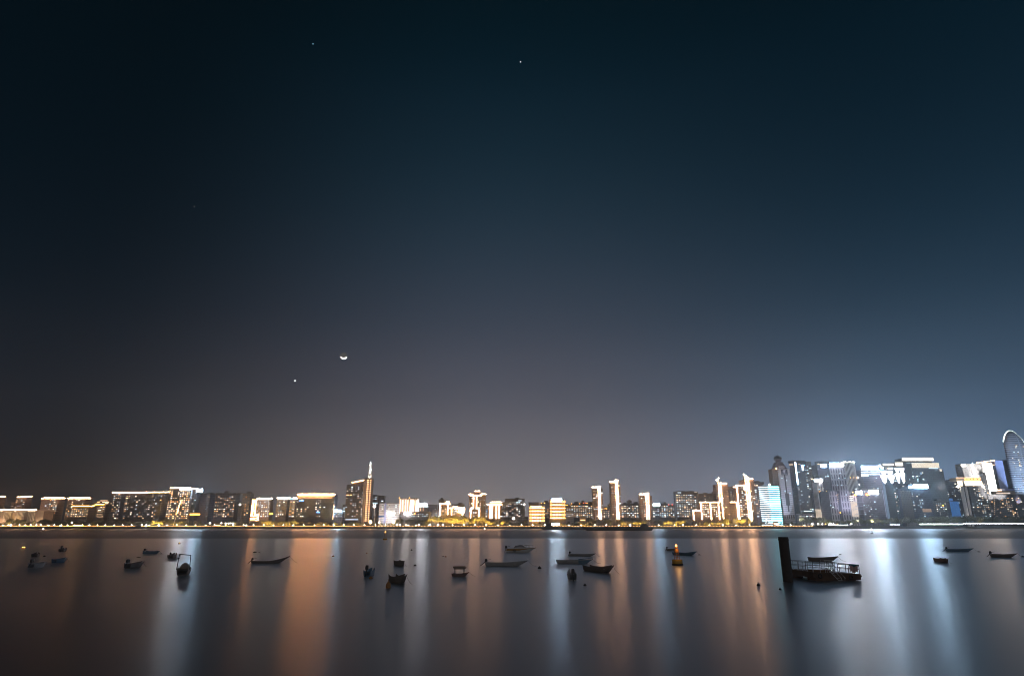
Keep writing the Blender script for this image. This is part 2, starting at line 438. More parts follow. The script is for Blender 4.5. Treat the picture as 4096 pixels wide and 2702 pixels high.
def light(kind, loc, power, c, rad=.3, target=None, angle=60, blend=.6):
    ld = bpy.data.lights.new(kind, 'SPOT' if target else 'POINT'); ld.energy = power; ld.color = c; ld.shadow_soft_size = rad
    o = bpy.data.objects.new(kind, ld); col.objects.link(o); o.location = loc
    if target:
        o.rotation_euler = (Vector(target) - Vector(loc)).to_track_quat('-Z', 'Y').to_euler()
        ld.spot_size = math.radians(angle); ld.spot_blend = blend
    return o
FR = 1236.0   # front row of buildings
def flood(px, py, Y, power, c, back=45, low=3, angle=70):  # unseen lamps; those on the grey eastern towers stand in for city glow
    x, z = at(px, py, Y)
    light('floodlight', (x, Y - back, G + low), power, c, 1.0, (x, Y, z), angle)

exec_buildings = True
glow('lamp_amber', (1, .5, .2), 20); glow('goldw', (1, .46, .14), 8); glow('goldw_lo', (1, .45, .14), 2); glow('lamp_gold', (1, .52, .18), 16); GLOWS |= {'goldw', 'goldw_lo', 'lamp_gold'}
glow('lavender2', (.75, .75, .9), .45, False)
glow('ice_hi', (.62, .80, 1), 40); GLOWS.add('ice_hi')
glow('blue_dot', (.3, .5, 1), 5); GLOWS.add('blue_dot')
glow('orangered', (1, .22, .03), 14); GLOWS.add('orangered')
glow('ice_blue', (.35, .6, 1), 40); GLOWS.add('ice_blue')
glow('cream_hi', (1, .82, .58), 6); glow('signred', (1, .35, .12), 5); GLOWS |= {'cream_hi', 'signred'}
facade('pale_lit', (.78, .77, .76), (.5, .5, .5), 4.4, 4, .9)
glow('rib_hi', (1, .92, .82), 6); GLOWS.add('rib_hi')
glow('peach', (1, .75, .6), 1.0); GLOWS.add('peach')
facade('rounded_skin', (.50, .56, .68), (.09, .12, .19), 4.2, 40, 1.5)
glow('crown_ice', (.85, 1, .92), 5); glow('crown_lo', (.75, .95, .9), .55); GLOWS |= {'crown_ice', 'crown_lo'}
# --- the west end: apartment blocks with lit eaves
bld('apartment_block', 'dark tower cut by the frame edge behind the cream columned hall, lit eave line', 'cream columned hall', 1275, -36, 25, 1984.6, 18, 'brown', 4, 'warm', [('h', -36, 21, 1984.6, .9, 'warm')])
bld('apartment_block', 'low dim wing beside the single-eave tower behind the cream hall', 'cream columned hall', 1300, 46, 80, 2009, 14, 'brown', 5, 'warm', cat='building')
bld('apartment_block', 'brown tower with one bright eave line rising behind the cream columned hall', 'cream columned hall', 1275, 66, 131, 1986, 18, 'brown', 11, 'mix', [('h', 71, 100, 1986, .9, 'warm'), ('h', 99, 129, 1984.5, .9, 'warm')])
hall = bld('riverside_hall', 'low cream columned hall floodlit with one long bright eave', 'cream columned hall', 1232, -40, 178, 2040, 26, 'pale_stone', 0, 'warm',
    [('h', -40, 148, 2037.5, 1.1, 'warm', -1.2), ('bx', 'eave', -42, 152, 2039, 2041.5, 'cream', -1.6, 24), ('bx', 'side_eave', 152, 189, 2040, 2042, 'cream', .5, 30)] +
    [('bx', 'column', x, x + 3.2, 2044, 2084, 'cream', -1.1, -.1) for x in (20, 25, 30, 35, 40, 45, 68, 73, 78, 83, 88, 93, 98, 116, 122, 128, 134, 140)] +
    [('h', 21, 50, 2046, .9, 'cream_lo'), ('h', 73, 103, 2045, .9, 'cream_lo'), ('h', 112, 141, 2044, 1.6, 'cream_lo'), ('h', 2, 10, 2044, 1.4, 'cream_lo'), ('h', 58, 65, 2044, 1.6, 'cream_lo')], roof=0, side=False)
for x in (5, 58, 110, 165): flood(x, 2060, 1232, 26000, (1, .62, .36), 14, 2, 110)
for (a, b, ta, tb, top, w, lb) in ((167, 262, 178, 256, 1990, 34, 'brown tower with double lit eaves beside the cream hall'), (271, 365, 280, 359, 1990, 26, 'brown tower with double lit eaves behind the gold-lined low block')):
    bld('apartment_block', lb, 'twin double-eave towers', 1262, a, b, top + 3, 20, 'brown', w, 'mix', [('h', ta, tb, top - 1.5, .8, 'orange'), ('h', a, b - 1, top + 2.2, .8, 'warm'), ('bx', 'penthouse', ta, tb, top - 1, top + 3, 'brown', 1, 14)], roof=0)
bld('office_block', 'low wide block with a stepped gold roofline, many lit rooms', 'gold-lined low block', 1238, 288, 384, 2023, 20, 'brown', 44, 'amber', [('h', 288, 376, 2022.5, 1.2, 'gold'), ('l', 374, 2022, 384, 2016.5, 1.2, 'gold')])
bld('office_block', 'narrow gold-topped block ending the stepped gold roofline, glowing glass front', 'gold-lined low block', 1236, 382, 422, 2016, 20, 'brown', 8, 'warm', [('h', 383, 417, 2016, 1.2, 'gold')] +
    [('h', 390, 410, y, 2.4, 'win_warm0') for y in (2030, 2038, 2046, 2056, 2066)] + [('h', 394, 404, 2039, 2, 'win_white2')])
bld('apartment_block', 'tiered brown tower stepping up beyond the gold-topped block', 'gold-lined low block', 1268, 389, 436, 2008, 18, 'brown', 5, 'mix', [('h', 390, 399, 2006, 1.1, 'orange_lo'), ('h', 410, 435, 2006.5, 1.2, 'warm_lo'), ('h', 421, 433, 2012, 1.4, 'warm_lo'), ('bx', 'penthouse', 400, 430, 2001.5, 2008, 'brown', 2, 12), ('h', 400, 431, 2001, .8, 'warm_lo')], roof=0)
bld('apartment_block', 'very wide dark block with one unbroken bright roofline and scattered lit rooms', 'very wide bright-roofed block', 1240, 448, 676, 1969, 22, 'dark', 100, 'mix', [('h', 450, 590, 1968.2, 1.5, 'warm'), ('h', 582, 681, 1967, 1.5, 'warm'), ('bx', 'recess', 487, 505, 1972, None, 'navy', -.2, -.02)], wlo=2076)
B9 = bld('office_tower', 'tall block beside the very wide one, with white roof signs and gridded warm windows', 'sign-topped warm window block', 1236, 678, 766, 1953, 24, 'dark', 100, 'amber', [('l', 681, 1950.5, 724, 1949, 1.2, 'warm'), ('l', 724, 1949, 790, 1953.5, 1.2, 'warm'), ('sg', 723, 764, 1950, 1958.5, 'white_hi', -1.2)], wb=1, wlo=2072, side=False)
bld('office_block', 'dark glass wing with a white corner sign and an amber band low down', 'dark glass wing with amber band', 1244, 765, 812, 1956, 22, 'glassy', 8, 'cool', [('sg', 789, 812, 1955, 1965.5, 'cool_hi', -.6), ('h', 754, 800, 2055.5, 2.6, 'amber')])
bld('apartment_block', 'dark navy block with a nearly black flank beside the dark glass wing', 'dark navy block', 1260, 805, 866, 1975, 26, 'navy', 9, 'cw', [('bx', 'flank', 804, 830, 1980, None, 'navy', -1.5, 10)], roof=2)
bld('apartment_block', 'broad dark block with an uneven roofline and scattered lamps', 'broad dark uneven block', 1256, 864, 962, 1972, 20, 'dark', 60, 'mix', [('bx', 'penthouse', 930, 960, 1969, 1973, 'dark', 2, 14), ('bx', 'pilaster', 955, 972, 2016, None, 'conc', -1.5, 4), ('dot', 961, 961, 2017, 1, 1.6, 'lamp_white')], roof=2)
bld('apartment_block', 'slim dim block between the broad dark block and the outlined low block', 'broad dark uneven block', 1266, 972, 1017, 1974, 18, 'conc', 18, 'amber', roof=2)
bld('shop_block', 'small block drawn in bright outlines with a stepped lit base', 'small outlined block', 1234, 1008, 1030, 1996, 14, 'brown', 3, 'warm', [('v', 1012, 1997, 2064, .9, 'orange'), ('v', 1017, 1997, 2064, .8, 'orange'), ('v', 1026, 1995, 2060, .9, 'orange'), ('l', 1016, 2064, 1027, 2060, .9, 'orange'), ('h', 1000, 1020, 2073, .8, 'orange'), ('h', 1000, 1022, 2079, .8, 'orange_lo'), ('l', 1024, 2060, 1034, 2055, .8, 'orange'), ('v', 1034, 2055, 2079, .8, 'orange'), ('h', 1022, 1034, 2079.5, .7, 'orange'), ('h', 1022, 1033, 2071, .7, 'orange')])
bld('apartment_block', 'block crowned by ten round lamps behind the small outlined block', 'ten-lamp roof block', 1252, 1030, 1096, 1994, 18, 'resid', 50, 'cw', [('dot', 1033, 1087, 1992.5, 10, 1.3, 'lamp_white'), ('v', 1076, 1996, 2062, .7, 'win_cool1'), ('h', 1079, 1090, 2053, 2.6, 'amber')])
bld('apartment_block', 'block crowned by nine round lamps beside the orange-crowned block', 'nine-lamp roof block', 1248, 1108, 1161, 1992, 16, 'resid', 26, 'cw', [('dot', 1113, 1158, 1990.5, 9, 1.3, 'lamp_white')])
bld('office_block', 'narrow grid-fronted block with a small blue sign and four roof lamps', 'nine-lamp roof block', 1250, 1160, 1192, 1993, 14, 'conc', 12, 'mix', [('h', 1161, 1173, 1993, 1.6, 'blue'), ('dot', 1177, 1189, 1991.5, 4, 1.2, 'lamp_white'), ('v', 1191, 1996, 2066, .6, 'orange_lo')])
bld('hotel', 'massive dark block under a thick blazing orange crown line', 'orange-crowned massive block', 1238, 1190, 1352, 1978, 24, 'glassy', 34, 'cw', [('h', 1192, 1340, 1976, 2.4, 'orange_hi', -.4), ('bx', 'crown_band', 1191, 1330, 1979, 1993, 'pale_stone', -.15, -.002), ('v', 1336, 2016, 2076, 1, 'orange_lo'), ('h', 1198, 1215, 2001, 1.4, 'blue'), ('h', 1266, 1279, 2048, 1.2, 'blue')], wlo=2068)
for x in (1205, 1232, 1259, 1286, 1313):
    p_ = at(x, 1977, 1238); light('cornice_lamp', (p_[0], 1235.6, p_[1] - .9), 1500, (1, .45, .15), .3)
bld('office_block', 'low pale block carrying one glaring blue-white roof sign', 'low block with blue-white sign', 1250, 1334, 1378, 2046, 14, 'conc', 18, 'cool', [('sg', 1341, 1366, 2038, 2046, 'cool_hi', -.5)], roof=0)
bld('office_block', 'slim unlit block behind the low blue-white sign', 'low block with blue-white sign', 1290, 1371, 1392, 2018, 12, 'conc', 10, 'white')
# broadcasting tower with spire
bc = bld('broadcast_tower', 'tall slab tower with a sloping lit roof, pale fin and twinkling spire', 'spired broadcast tower', 1240, 1387, 1458, 1937, 22, 'dark', 42, 'cw', [
    ('l', 1408, 1929, 1457, 1919, 1, 'orange'), ('h', 1386, 1396, 1978, 1, 'orange_lo'), ('h', 1399, 1407, 1978, 1, 'orange_lo'),
    ('h', 1382, 1432, 2076, 2.4, 'win_cool1')], roof=0, side=False)
def broadcast():
    cx = bc.location.x; Y = 1240
    X = lambda px, py: at(px, py, Y)[0] - cx
    Z = lambda py: at(1470, py, Y)[1] - G
    zb = Z(1937) + .002
    MB().prism([(X(1408, 1937), zb), (X(1457, 1937), zb), (X(1457, 1920), Z(1920)), (X(1408, 1930), Z(1930))], .4, 20).build('sloped_top', 'dark', bc)
    MB().box(X(1456, 1917), X(1465.5, 1917), -2, 20, -.5, Z(1916)).box(X(1452, 1990), X(1456, 1990) - .002, -2, 12, -.5, Z(1990)).build('fin', 'pale_stone', bc)
    xs0, xs1 = X(1466, 1912), X(1487, 1912)
    MB().box(xs0, xs1, -1, 20, -.5, Z(1914)).box(xs0 - 4, xs1 + .4, -1.4, 20.4, Z(1914) + .002, Z(1911)).build('shaft', 'brown', bc)
    n = 23
    for i in range(n):
        z = Z(1920) + (Z(2081) - Z(1920)) * i / (n - 1)
        a, b_ = X(1469, 1920), X(1476.5, 1920)
        MB().box(a, b_, -1.5, -1.02, z - .75, z + .75).build('light_bar', 'bar', bc)
        a, b_ = X(1481, 1920), X(1486, 1920)
        MB().box(a, b_, -1.5, -1.02, z - .7, z + .7).build('light_bar', 'bar', bc)
    # lattice spire
    sx = X(1476, 1905); z0, z1 = Z(1911), Z(1846); sp = MB(); w0, w1 = 3.4, .7
    for sxn, syn in ((-1, -1), (1, -1), (1, 1), (-1, 1)): sp.tube((sx + sxn * w0, 8 + syn * w0, z0), (sx + sxn * w1, 8 + syn * w1, z1), .22, .15, 5)
    lev = 9
    for i in range(lev):
        t = i / lev; t2 = (i + 1) / lev; wa = w0 + (w1 - w0) * t; wb_ = w0 + (w1 - w0) * t2; za = z0 + (z1 - z0) * t; zb2 = z0 + (z1 - z0) * t2
        c = [(-1, -1), (1, -1), (1, 1), (-1, 1)]
        for k in range(4):
            p, q = c[k], c[(k + 1) % 4]
            sp.tube((sx + p[0] * wa, 8 + p[1] * wa, za), (sx + q[0] * wb_, 8 + q[1] * wb_, zb2), .13, .13, 4)
            sp.tube((sx + q[0] * wa, 8 + q[1] * wa, za), (sx + p[0] * wb_, 8 + p[1] * wb_, zb2), .13, .13, 4)
    spire = sp.build('spire', 'rail_grey', bc)
    mats = ['lamp_white', 'lamp_white', 'warm_lo', 'white', 'lamp_white', 'cool', 'ice', 'lamp_white', 'cool']
    for i in range(26):
        t = (i + rnd.random()) / 26; w = w0 + (w1 - w0) * t
        lamp_ball(spire, 'lamp', (sx + rnd.uniform(-w, w), 8 - w - .3, z0 + (z1 - z0) * t), rnd.uniform(.22, .42), mats[min(8, int(t * 9))])
    MB().tube((sx, 8, z1), (sx, 8, Z(1833)), .8, .8).tube((sx, 8, Z(1833)), (sx, 8, Z(1806)), .3, .12).build('mast', 'darkgrey', bc)
broadcast()
flood(1460, 1990, 1240, 60000, (1, .6, .35), 30, 2, 40)
bld('office_tower', 'dark stepped block standing close behind the spired tower', 'spired broadcast tower', 1285, 1484, 1516, 1979, 18, 'dark', 8, 'cool', [('h', 1484, 1512, 2010, 1, 'win_cool2'), ('dot', 1498, 1498, 2024, 1, 1.8, 'lamp_white'), ('v', 1498, 2030, 2062, .7, 'win_white1')])
bld('office_tower', 'second dark block adjoining the one behind the spired tower', 'spired broadcast tower', 1292, 1515, 1542, 1983, 16, 'dark', 4, 'cool')
bld('office_block', 'low pale office block with horizontal bands and a blue shop front', 'pale banded office block', 1244, 1518, 1606, 2012, 22, 'bands', 22, 'cool', [('bx', 'end_fin', 1539, 1546, 2010, None, 'bluewall', -1.2, 0), ('h', 1513, 1540, 2064, 2.2, 'bluerib'), ('dot', 1553, 1574, 2052, 4, 1.6, 'lamp_white')])
flood(1545, 2045, 1244, 30000, (.8, .88, 1), 26, 2, 90); flood(1585, 2045, 1244, 30000, (.85, .92, 1), 26, 2, 90)
bld('hotel', 'pale ribbed hotel striped with vertical lit lines', 'vertical-striped ribbed hotel', 1250, 1597, 1678, 1992, 20, 'ribs', 4, 'cool', [('v', x, 1996 + abs(x - 1598) * .05, 2052, .5, 'rib_warm') for x in (1602, 1612, 1622, 1632, 1641, 1645, 1648.7, 1652.3, 1656.5, 1665, 1668.5, 1671.7, 1675)] + [('dot', 1598, 1638, 1990, 2, .9, 'amber')])
flood(1636, 2030, 1250, 9000, (1, .75, .55), 25, 2, 100)
bld('service_block', 'low dark block below the ribbed hotel with one glaring floodlight', 'glaring floodlight', 1232, 1600, 1722, 2047, 14, 'dark', 16, 'cool', [('dot', 1622, 1638, 2052, 2, 2.3, 'lamp_big'), ('dot', 1659, 1659, 2053, 1, 1.2, 'amber')], side=False)
bld('office_block', 'pale block under a glaring white billboard on two posts', 'white billboard block', 1265, 1676, 1716, 2030, 16, 'resid', 3, 'warm', [('sg', 1677, 1708, 2013, 2023, 'white_hi', 2), ('bx', 'sign_post', 1683, 1684.5, 2024, 2031, 'rail_grey', 2.5, 3.2), ('bx', 'sign_post', 1692, 1693.5, 2024, 2031, 'rail_grey', 2.5, 3.2), ('v', 1683, 2024, 2042, .5, 'warm_lo'), ('v', 1693, 2024, 2042, .5, 'warm_lo')], roof=0)
bld('apartment_block', 'plain grey-blue block beside the white billboard', 'white billboard block', 1300, 1713, 1749, 2019, 14, 'purple', 5, 'cool')
bld('apartment_block', 'small pale block half hidden behind the first outlined apartment', 'twin outlined apartments', 1275, 1730, 1764, 2038, 12, 'pale', 8, 'cool')
bld('apartment_block', 'tall dim block topping out behind the first outlined apartment', 'twin outlined apartments', 1300, 1754, 1781, 1998, 14, 'resid', 8, 'cool', roof=2)
bld('apartment_block', 'small apartment block framed by a bright outline with a lit cap', 'twin outlined apartments', 1240, 1758, 1798, 2013, 18, 'brown', 14, 'cw', [('h', 1759, 1801, 2013.5, .9, 'warm'), ('v', 1761, 2014, 2061, .9, 'warm'), ('v', 1792, 2014, 2056, .9, 'warm'), ('bx', 'stair_head', 1785, 1797, 2007, 2013, 'brown', 1, 8), ('h', 1785, 1797, 2005.8, 1.2, 'warm'), ('h', 1779, 1785, 2007, .8, 'orange_lo'), ('h', 1795, 1812, 2030.5, .9, 'warm'), ('bx', 'low_wing', 1798.5, 1812, 2031, None, 'brown', .5, 16), ('v', 1807, 2032, 2057, .8, 'warm')], side=False)
bld('apartment_block', 'dim block behind the outlined cube-topped apartment', 'cube-topped outlined apartment', 1290, 1808, 1860, 2017, 14, 'resid', 6, 'cool', roof=2)
bld('apartment_block', 'low apartment block with a bright outlined glass cube at its corner', 'cube-topped outlined apartment', 1242, 1812, 1848, 2034, 16, 'brown', 8, 'cw', [('bx', 'stair_head', 1812, 1830, 2026, 2034, 'brown', 1, 8), ('h', 1811, 1831, 2025.5, 1, 'warm'), ('h', 1819, 1840, 2033.5, 1, 'warm'), ('bx', 'glass_cube', 1835, 1860, 2029, 2047, 'glassy', -4, 6), ('h', 1833, 1860, 2029.5, .8, 'warm', -4.2), ('h', 1831, 1858, 2048.3, 1, 'warm', -4.2), ('v', 1850, 2050, 2062, 1, 'warm')], side=False)
cube = [o for o in bpy.data.objects if o.name.startswith('glass_cube')][0]
for px in (1836, 1842.5, 1848.5, 1854, 1859.5):
    p_ = at(px, 2030, 1242); q_ = at(px, 2047, 1242); c_ = cube.parent.location
    MB().box(p_[0] - c_.x - .18, p_[0] - c_.x + .18, -4.7, -4.05, q_[1] - G, p_[1] - G).build('light_strip', 'warm', cube)
bld('apartment_block', 'symmetrical tower with lit twin lines widening like a bottle under a lit hat', 'bottle-lined tower', 1240, 1876, 1942, 1976, 22, 'brown', 30, 'cw', [('h', 1875, 1891, 1974.8, 1.3, 'warm'), ('h', 1924, 1944, 1974.2, 1.3, 'warm'), ('h', 1879, 1927, 1980, 1.3, 'warm'), ('bx', 'lift_tower', 1898, 1920, 1966, 1976, 'brown', 2, 12), ('bx', 'shoulder', 1882, 1936, 1970, 1976, 'brown', 4, 14), ('h', 1900, 1918, 1962.6, 1.6, 'warm', 1.5),
    ('v', 1894.5, 1981, 2031, .9, 'warm'), ('v', 1907, 1981, 2031, .9, 'warm'), ('h', 1884, 1895.5, 2030, .9, 'warm'), ('h', 1906, 1917, 2030, .9, 'warm'), ('v', 1883.5, 2030, 2070, .9, 'warm'), ('v', 1916.5, 2030, 2067, .9, 'warm')], roof=0, side=False)
bld('shop_block', 'low block with blue-lit windows between two outlined towers', 'bottle-lined tower', 1262, 1940, 1962, 2028, 14, 'navy', 12, 'cool', [('h', 1945, 1953, 2038, 2, 'bluerib'), ('h', 1945, 1953, 2046, 2, 'bluerib')], side=False)
bld('apartment_block', 'block with four bright vertical lines hanging from a double lit roof bar', 'four-line comb block', 1240, 1951, 2008, 2017, 20, 'brown', 3, 'cw', [('h', 1948, 2008, 2016.3, 1.1, 'warm'), ('bx', 'penthouse', 1962, 2005, 2007, 2017, 'brown', 2, 12), ('h', 1963, 2005, 2006.3, 1.1, 'warm', 1.6)] + [('v', x, 2017, 2071, 1, 'warm') for x in (1960.5, 1968, 1985, 1996)], roof=0, side=False)
bld('apartment_block', 'dim narrow block beside the four-line comb block', 'four-line comb block', 1264, 2006, 2032, 2009, 14, 'resid', 12, 'cw', side=False)
bld('apartment_block', 'dark wide block with a flat parapet and a few cold lit rooms', 'dark flat-parapet block', 1285, 2020, 2099, 1995, 18, 'dark', 34, 'cw', [('h', 2073, 2086, 2001, 1.4, 'win_cool2'), ('dot', 2097, 2097, 2016, 1, 1.3, 'lamp_white'), ('bx', 'penthouse', 2040, 2085, 1992, 1996, 'dark', 3, 14)], side=False, roof=2)
bld('shop_block', 'low pale building at the water-edge trees left of the golden lantern block', 'smaller golden lantern block', 1250, 2050, 2112, 2066, 12, 'conc', 6, 'warm', [('dot', 2054, 2054, 2072, 1, 1.6, 'lamp_white')], side=False)
# golden lantern blocks
def lantern(name, label, phrase, a, b, yt, rows, sign=None):
    ex = []
    c0, c1 = a + (b - a) * .21, a + (b - a) * .71
    for i, y in enumerate(rows):
        ex += [('dot', c0, c1, y, 6 if c1 - c0 < 32 else 6, 1.05, 'lamp_gold'), ('h', a + 1, a + 9, y, 1.5, 'goldw'), ('h', b - 13, b - 1, y, 1.5, 'goldw')]
    ex += [('v', a + 3, rows[0], rows[-1], .7, 'goldw_lo'), ('v', a + 7, rows[0], rows[-1], .7, 'goldw_lo'), ('v', b - 11, rows[0], rows[-1], .7, 'goldw_lo'), ('v', b - 5, rows[0], rows[-1], .7, 'goldw_lo')]
    for y in rows[:-1]: ex.append(('bx', 'balcony', c0 - 1, c1 + 1, y + 3.5, y + 4.6, 'pale_stone', -1.3, -.01))
    if sign: ex.append(('sg', *sign, 'cool_hi', -1.2))
    else: ex.append(('h', a + 5, b - 12, rows[0] - 6, 1.9, 'goldw'))
    return bld(name, label, phrase, 1236, a, b, yt, 22, 'pale_stone', 0, 'warm', ex, side=False, roof=1)
lantern('hotel', 'golden block dotted with five rows of lanterns, the lower of two', 'smaller golden lantern block', 2117, 2179, 2024, (2030, 2043, 2056, 2069, 2081))
lantern('hotel', 'golden block with six rows of lanterns and a blue-white roof sign', 'taller golden lantern block', 2199, 2262, 1998, (2005.5, 2018, 2031, 2044, 2057, 2070), (2206, 2246, 1993.5, 2003))
for x, y in ((2147, 2055), (2230, 2040)): flood(x, y, 1236, 8000, (1, .45, .14), 24, 2, 90)
bld('warehouse', 'brown windowless block rising behind the lower golden block', 'smaller golden lantern block', 1275, 2115, 2157, 2009, 14, 'pale_stone', 0, side=False)
bld('apartment_block', 'dim block in the gap between the two golden blocks', 'taller golden lantern block', 1290, 2162, 2204, 2011, 14, 'resid', 20, 'amber', [('dot', 2166, 2178, 2011, 2, .8, 'amber')], side=False, roof=2)
for (a, b, y, w, lb) in ((2264, 2285, 2020, 8, 'stepped end of the dark housing row beside the taller golden block'), (2283, 2322, 2014, 34, 'dark housing block with an uneven roof next in the row'), (2320, 2346, 2011, 22, 'dark housing block with red roof lights mid row'), (2344, 2378, 2012, 26, 'dark housing block ending the row at the shorter double-lined tower')):
    bld('apartment_block', lb, 'dark housing row', 1290 + (a % 3) * 6, a, b, y, 14, 'dark', w, 'mix', [('dot', a + 4, b - 3, y - 1, 2, .7, 'amber')] if a != 2320 else [('dot', 2334, 2343, 2010, 2, .6, 'red')], side=False, roof=2)
for (a, b, y, w, lb) in ((2262, 2290, 2043, 6, 'low pale block before the housing row, near the taller golden block'), (2283, 2294, 2048, 3, 'small pale stair block before the housing row'), (2320, 2344, 2066, 5, 'low hut with orange lit eaves before the housing row')):
    bld('shop_block', lb, 'dark housing row', 1244, a, b, y, 10, 'pale' if a < 2300 else 'pale_stone', w, 'cw', [('h', 2322, 2340, 2078, 1.2, 'orange_lo')] if a == 2320 else [], side=False)
# double-lined towers with flared lit cornices
def cornice_tower(label, phrase, a, c, xl, xr, d, yc, yl, yb, lean):
    """a..c cornice span, xl/xr the two lines, d outer edge"""
    r = bld('apartment_tower', label, phrase, 1240, a + 4, d, yc + 7, 20, 'brown', 26, 'cw', [], side=False, roof=0, wb=0, wlo=2066)
    Y = 1240; cx = r.location.x; X = lambda px, py: at(px, py, Y)[0] - cx; Z = lambda py: at((a + d) / 2, py, Y)[1] - G
    u0, u1 = X(a, yc), X(c + 2, yc)
    MB().prism([(u0, Z(yc)), (u0 + 1.6, Z(yc + 6)), (u1, Z(yc + 6)), (u1, Z(yc))], -1.6, -.05).build('cornice', 'cream', r)
    MB().box(u0, u1, -2.2, -1.62, Z(yc) - .5, Z(yc) + .1).build('light_strip', 'warm', r)
    MB().box(u0 + .8, u1, -2.1, -1.62, Z(yc + 4) - .4, Z(yc + 4) + .4).build('light_strip', 'warm_lo', r)
    MB().box(X(xl - 3, yl), X(xr + 3, yl), -2, 6, Z(yc + 7) + .002, Z(yl + 1)).build('lift_tower', 'brown', r)
    MB().box(X(xl - 3, yl), X(xr + 3, yl), -2.6, -2.02, Z(yl) - .5, Z(yl) + .2).build('light_strip', 'warm', r)
    for x in (xl, xr):
        xx = X(x, yl); MB().box(xx - .28, xx + .28, -2.5, -2.02, Z(yb), Z(yl) - .95).build('light_strip', 'warm', r)
    MB().box(X(xl - 1.4, yl), X(xr + 1.4, yl), -2.0, -.02, -.4, Z(yc + 7)).build('pier', 'brown', r)
    for i, y in enumerate((yl + 18, yl + 48, yl + 92)):
        if y < yb: MB().box(X(xl, yl) + .6, X(xr, yl) - .6, -2.4, -2.02, Z(y) - .5, Z(y) + .5).build('light_bar', 'warm_lo', r)
    return r
cornice_tower('shorter of two neighbouring towers with double bright vertical lines and flared lit cornice', 'shorter double-lined tower', 2367, 2390, 2391.5, 2398.5, 2411, 1946, 1944.5, 2076, 0)
cornice_tower('tallest tower with double bright vertical lines and a flared lit cornice', 'tallest double-lined tower', 2438, 2460, 2461.5, 2468.5, 2481, 1925, 1919, 2074, 0)
cornice_tower('shortest tower with double bright vertical lines, beside a blue-white sign', 'shortest double-lined tower', 2557, 2581, 2582.5, 2591, 2607, 1974, 1971.5, 2075, 0)
for (a, b, y, w, lb) in ((2412, 2437, 2032, 12, 'low dim housing between the two tall double-lined towers'), (2432, 2452, 2017, 8, 'slim dim housing just behind the tallest double-lined tower'), (2484, 2514, 2016, 20, 'dark housing right behind and east of the tallest double-lined tower'), (2511, 2527, 2003, 10, 'dark housing with a raised peak between two double-lined towers'), (2526, 2562, 2013, 28, 'dark housing adjoining the shortest double-lined tower')):
    bld('apartment_block', lb, 'housing among the double-lined towers', 1292 + (a % 4) * 5, a, b, y, 14, 'dark', w, 'cw', [('dot', a + 8, a + 14, y + 1, 2, .7, 'amber')] if a < 2440 else [], side=False, roof=2)
bld('office_block', 'dim block carrying a glaring cyan-white sign beside the shortest double-lined tower', 'cyan-white sign block', 1285, 2609, 2645, 2024, 14, 'dark', 12, 'cw', [('sg', 2613.5, 2640, 2013, 2021.5, 'cool_hi', 1)], roof=0, side=False)
bld('apartment_block', 'dark housing block next to the cyan-white sign', 'cyan-white sign block', 1296, 2643, 2672, 2014, 14, 'dark', 30, 'cw', side=False, roof=2)
bld('apartment_block', 'dark housing block with three red roof lights', 'red-lamp housing', 1292, 2672, 2704, 2018, 14, 'dark', 20, 'cw', [('dot', 2675, 2701, 2017, 3, .7, 'red')], side=False)
bld('apartment_block', 'first of two joined dark towers full of cold lit windows', 'joined dark towers', 1266, 2702, 2749, 1966, 18, 'dark', 72, 'cw', [('h', 2710, 2724, 1969, 1.4, 'win_cool2'), ('bx', 'penthouse', 2712, 2742, 1962, 1966, 'dark', 2, 14)], side=False)
bld('apartment_block', 'second of two joined dark towers, with a slatted pale corner', 'joined dark towers', 1268, 2748, 2792, 1966, 18, 'dark', 52, 'cw', [('h', 2777, 2788, 1967, .9, 'win_white1'), ('bx', 'penthouse', 2752, 2776, 1962, 1966, 'dark', 2, 14), ('bx', 'corner', 2783, 2792, 1972, None, 'resid', -.6, -.02)], side=False)
bld('apartment_block', 'dark housing behind the stepped outlined block', 'stepped outlined block', 1296, 2796, 2842, 1975, 16, 'dark', 16, 'cw', side=False, roof=2)
bld('apartment_block', 'dark housing between the stepped outlined block and a statue-topped tower', 'stepped outlined block', 1300, 2840, 2872, 1973, 16, 'dark', 9, 'cw', side=False, roof=2)
bld('apartment_block', 'mid-height block with a stepped bright outline of three bays', 'stepped outlined block', 1238, 2800, 2884, 2007.5, 22, 'brown', 40, 'cw', [('h', 2797, 2878, 2007.2, 1, 'warm'), ('v', 2803, 2008, 2076, 1.1, 'warm'), ('v', 2840.5, 2008, 2076, 1.1, 'warm'), ('v', 2873, 2008, 2077, 1.1, 'warm'), ('bx', 'low_wing', 2770, 2799.5, 2041, None, 'brown', .4, 18), ('h', 2771, 2803, 2040.5, 1, 'warm'), ('v', 2773, 2041, 2082, 1.1, 'warm')], side=False, wb=1)
def statue_tower(label, phrase, a, b, yt, lines, bar, ytop, extra):
    r = bld('apartment_tower', label, phrase, 1244, a, b, yt, 20, 'brown', 26, 'cw', extra, side=False, roof=0)
    Y = 1244; cx = r.location.x; X = lambda px, py: at(px, py, Y)[0] - cx; Z = lambda py: at((a + b) / 2, py, Y)[1] - G
    x0, x1 = min(l[0] for l in lines), max(l[0] for l in lines)
    MB().box(X(x0 - 1.5, ytop), X(x1 + 1.5, ytop), -2, 6, -.4, Z(ytop)).build('pier', 'brown', r)
    for x, yb in lines:
        xx = X(x, ytop); MB().box(xx - .28, xx + .28, -2.6, -2.02, Z(yb), Z(ytop + 1)).build('light_strip', 'warm', r)
    MB().box(X(bar[0], bar[2]), X(bar[1], bar[2]), -2.6, -.02, Z(bar[2]) - .35, Z(bar[2]) + .35).build('light_strip', 'warm', r)
    return r
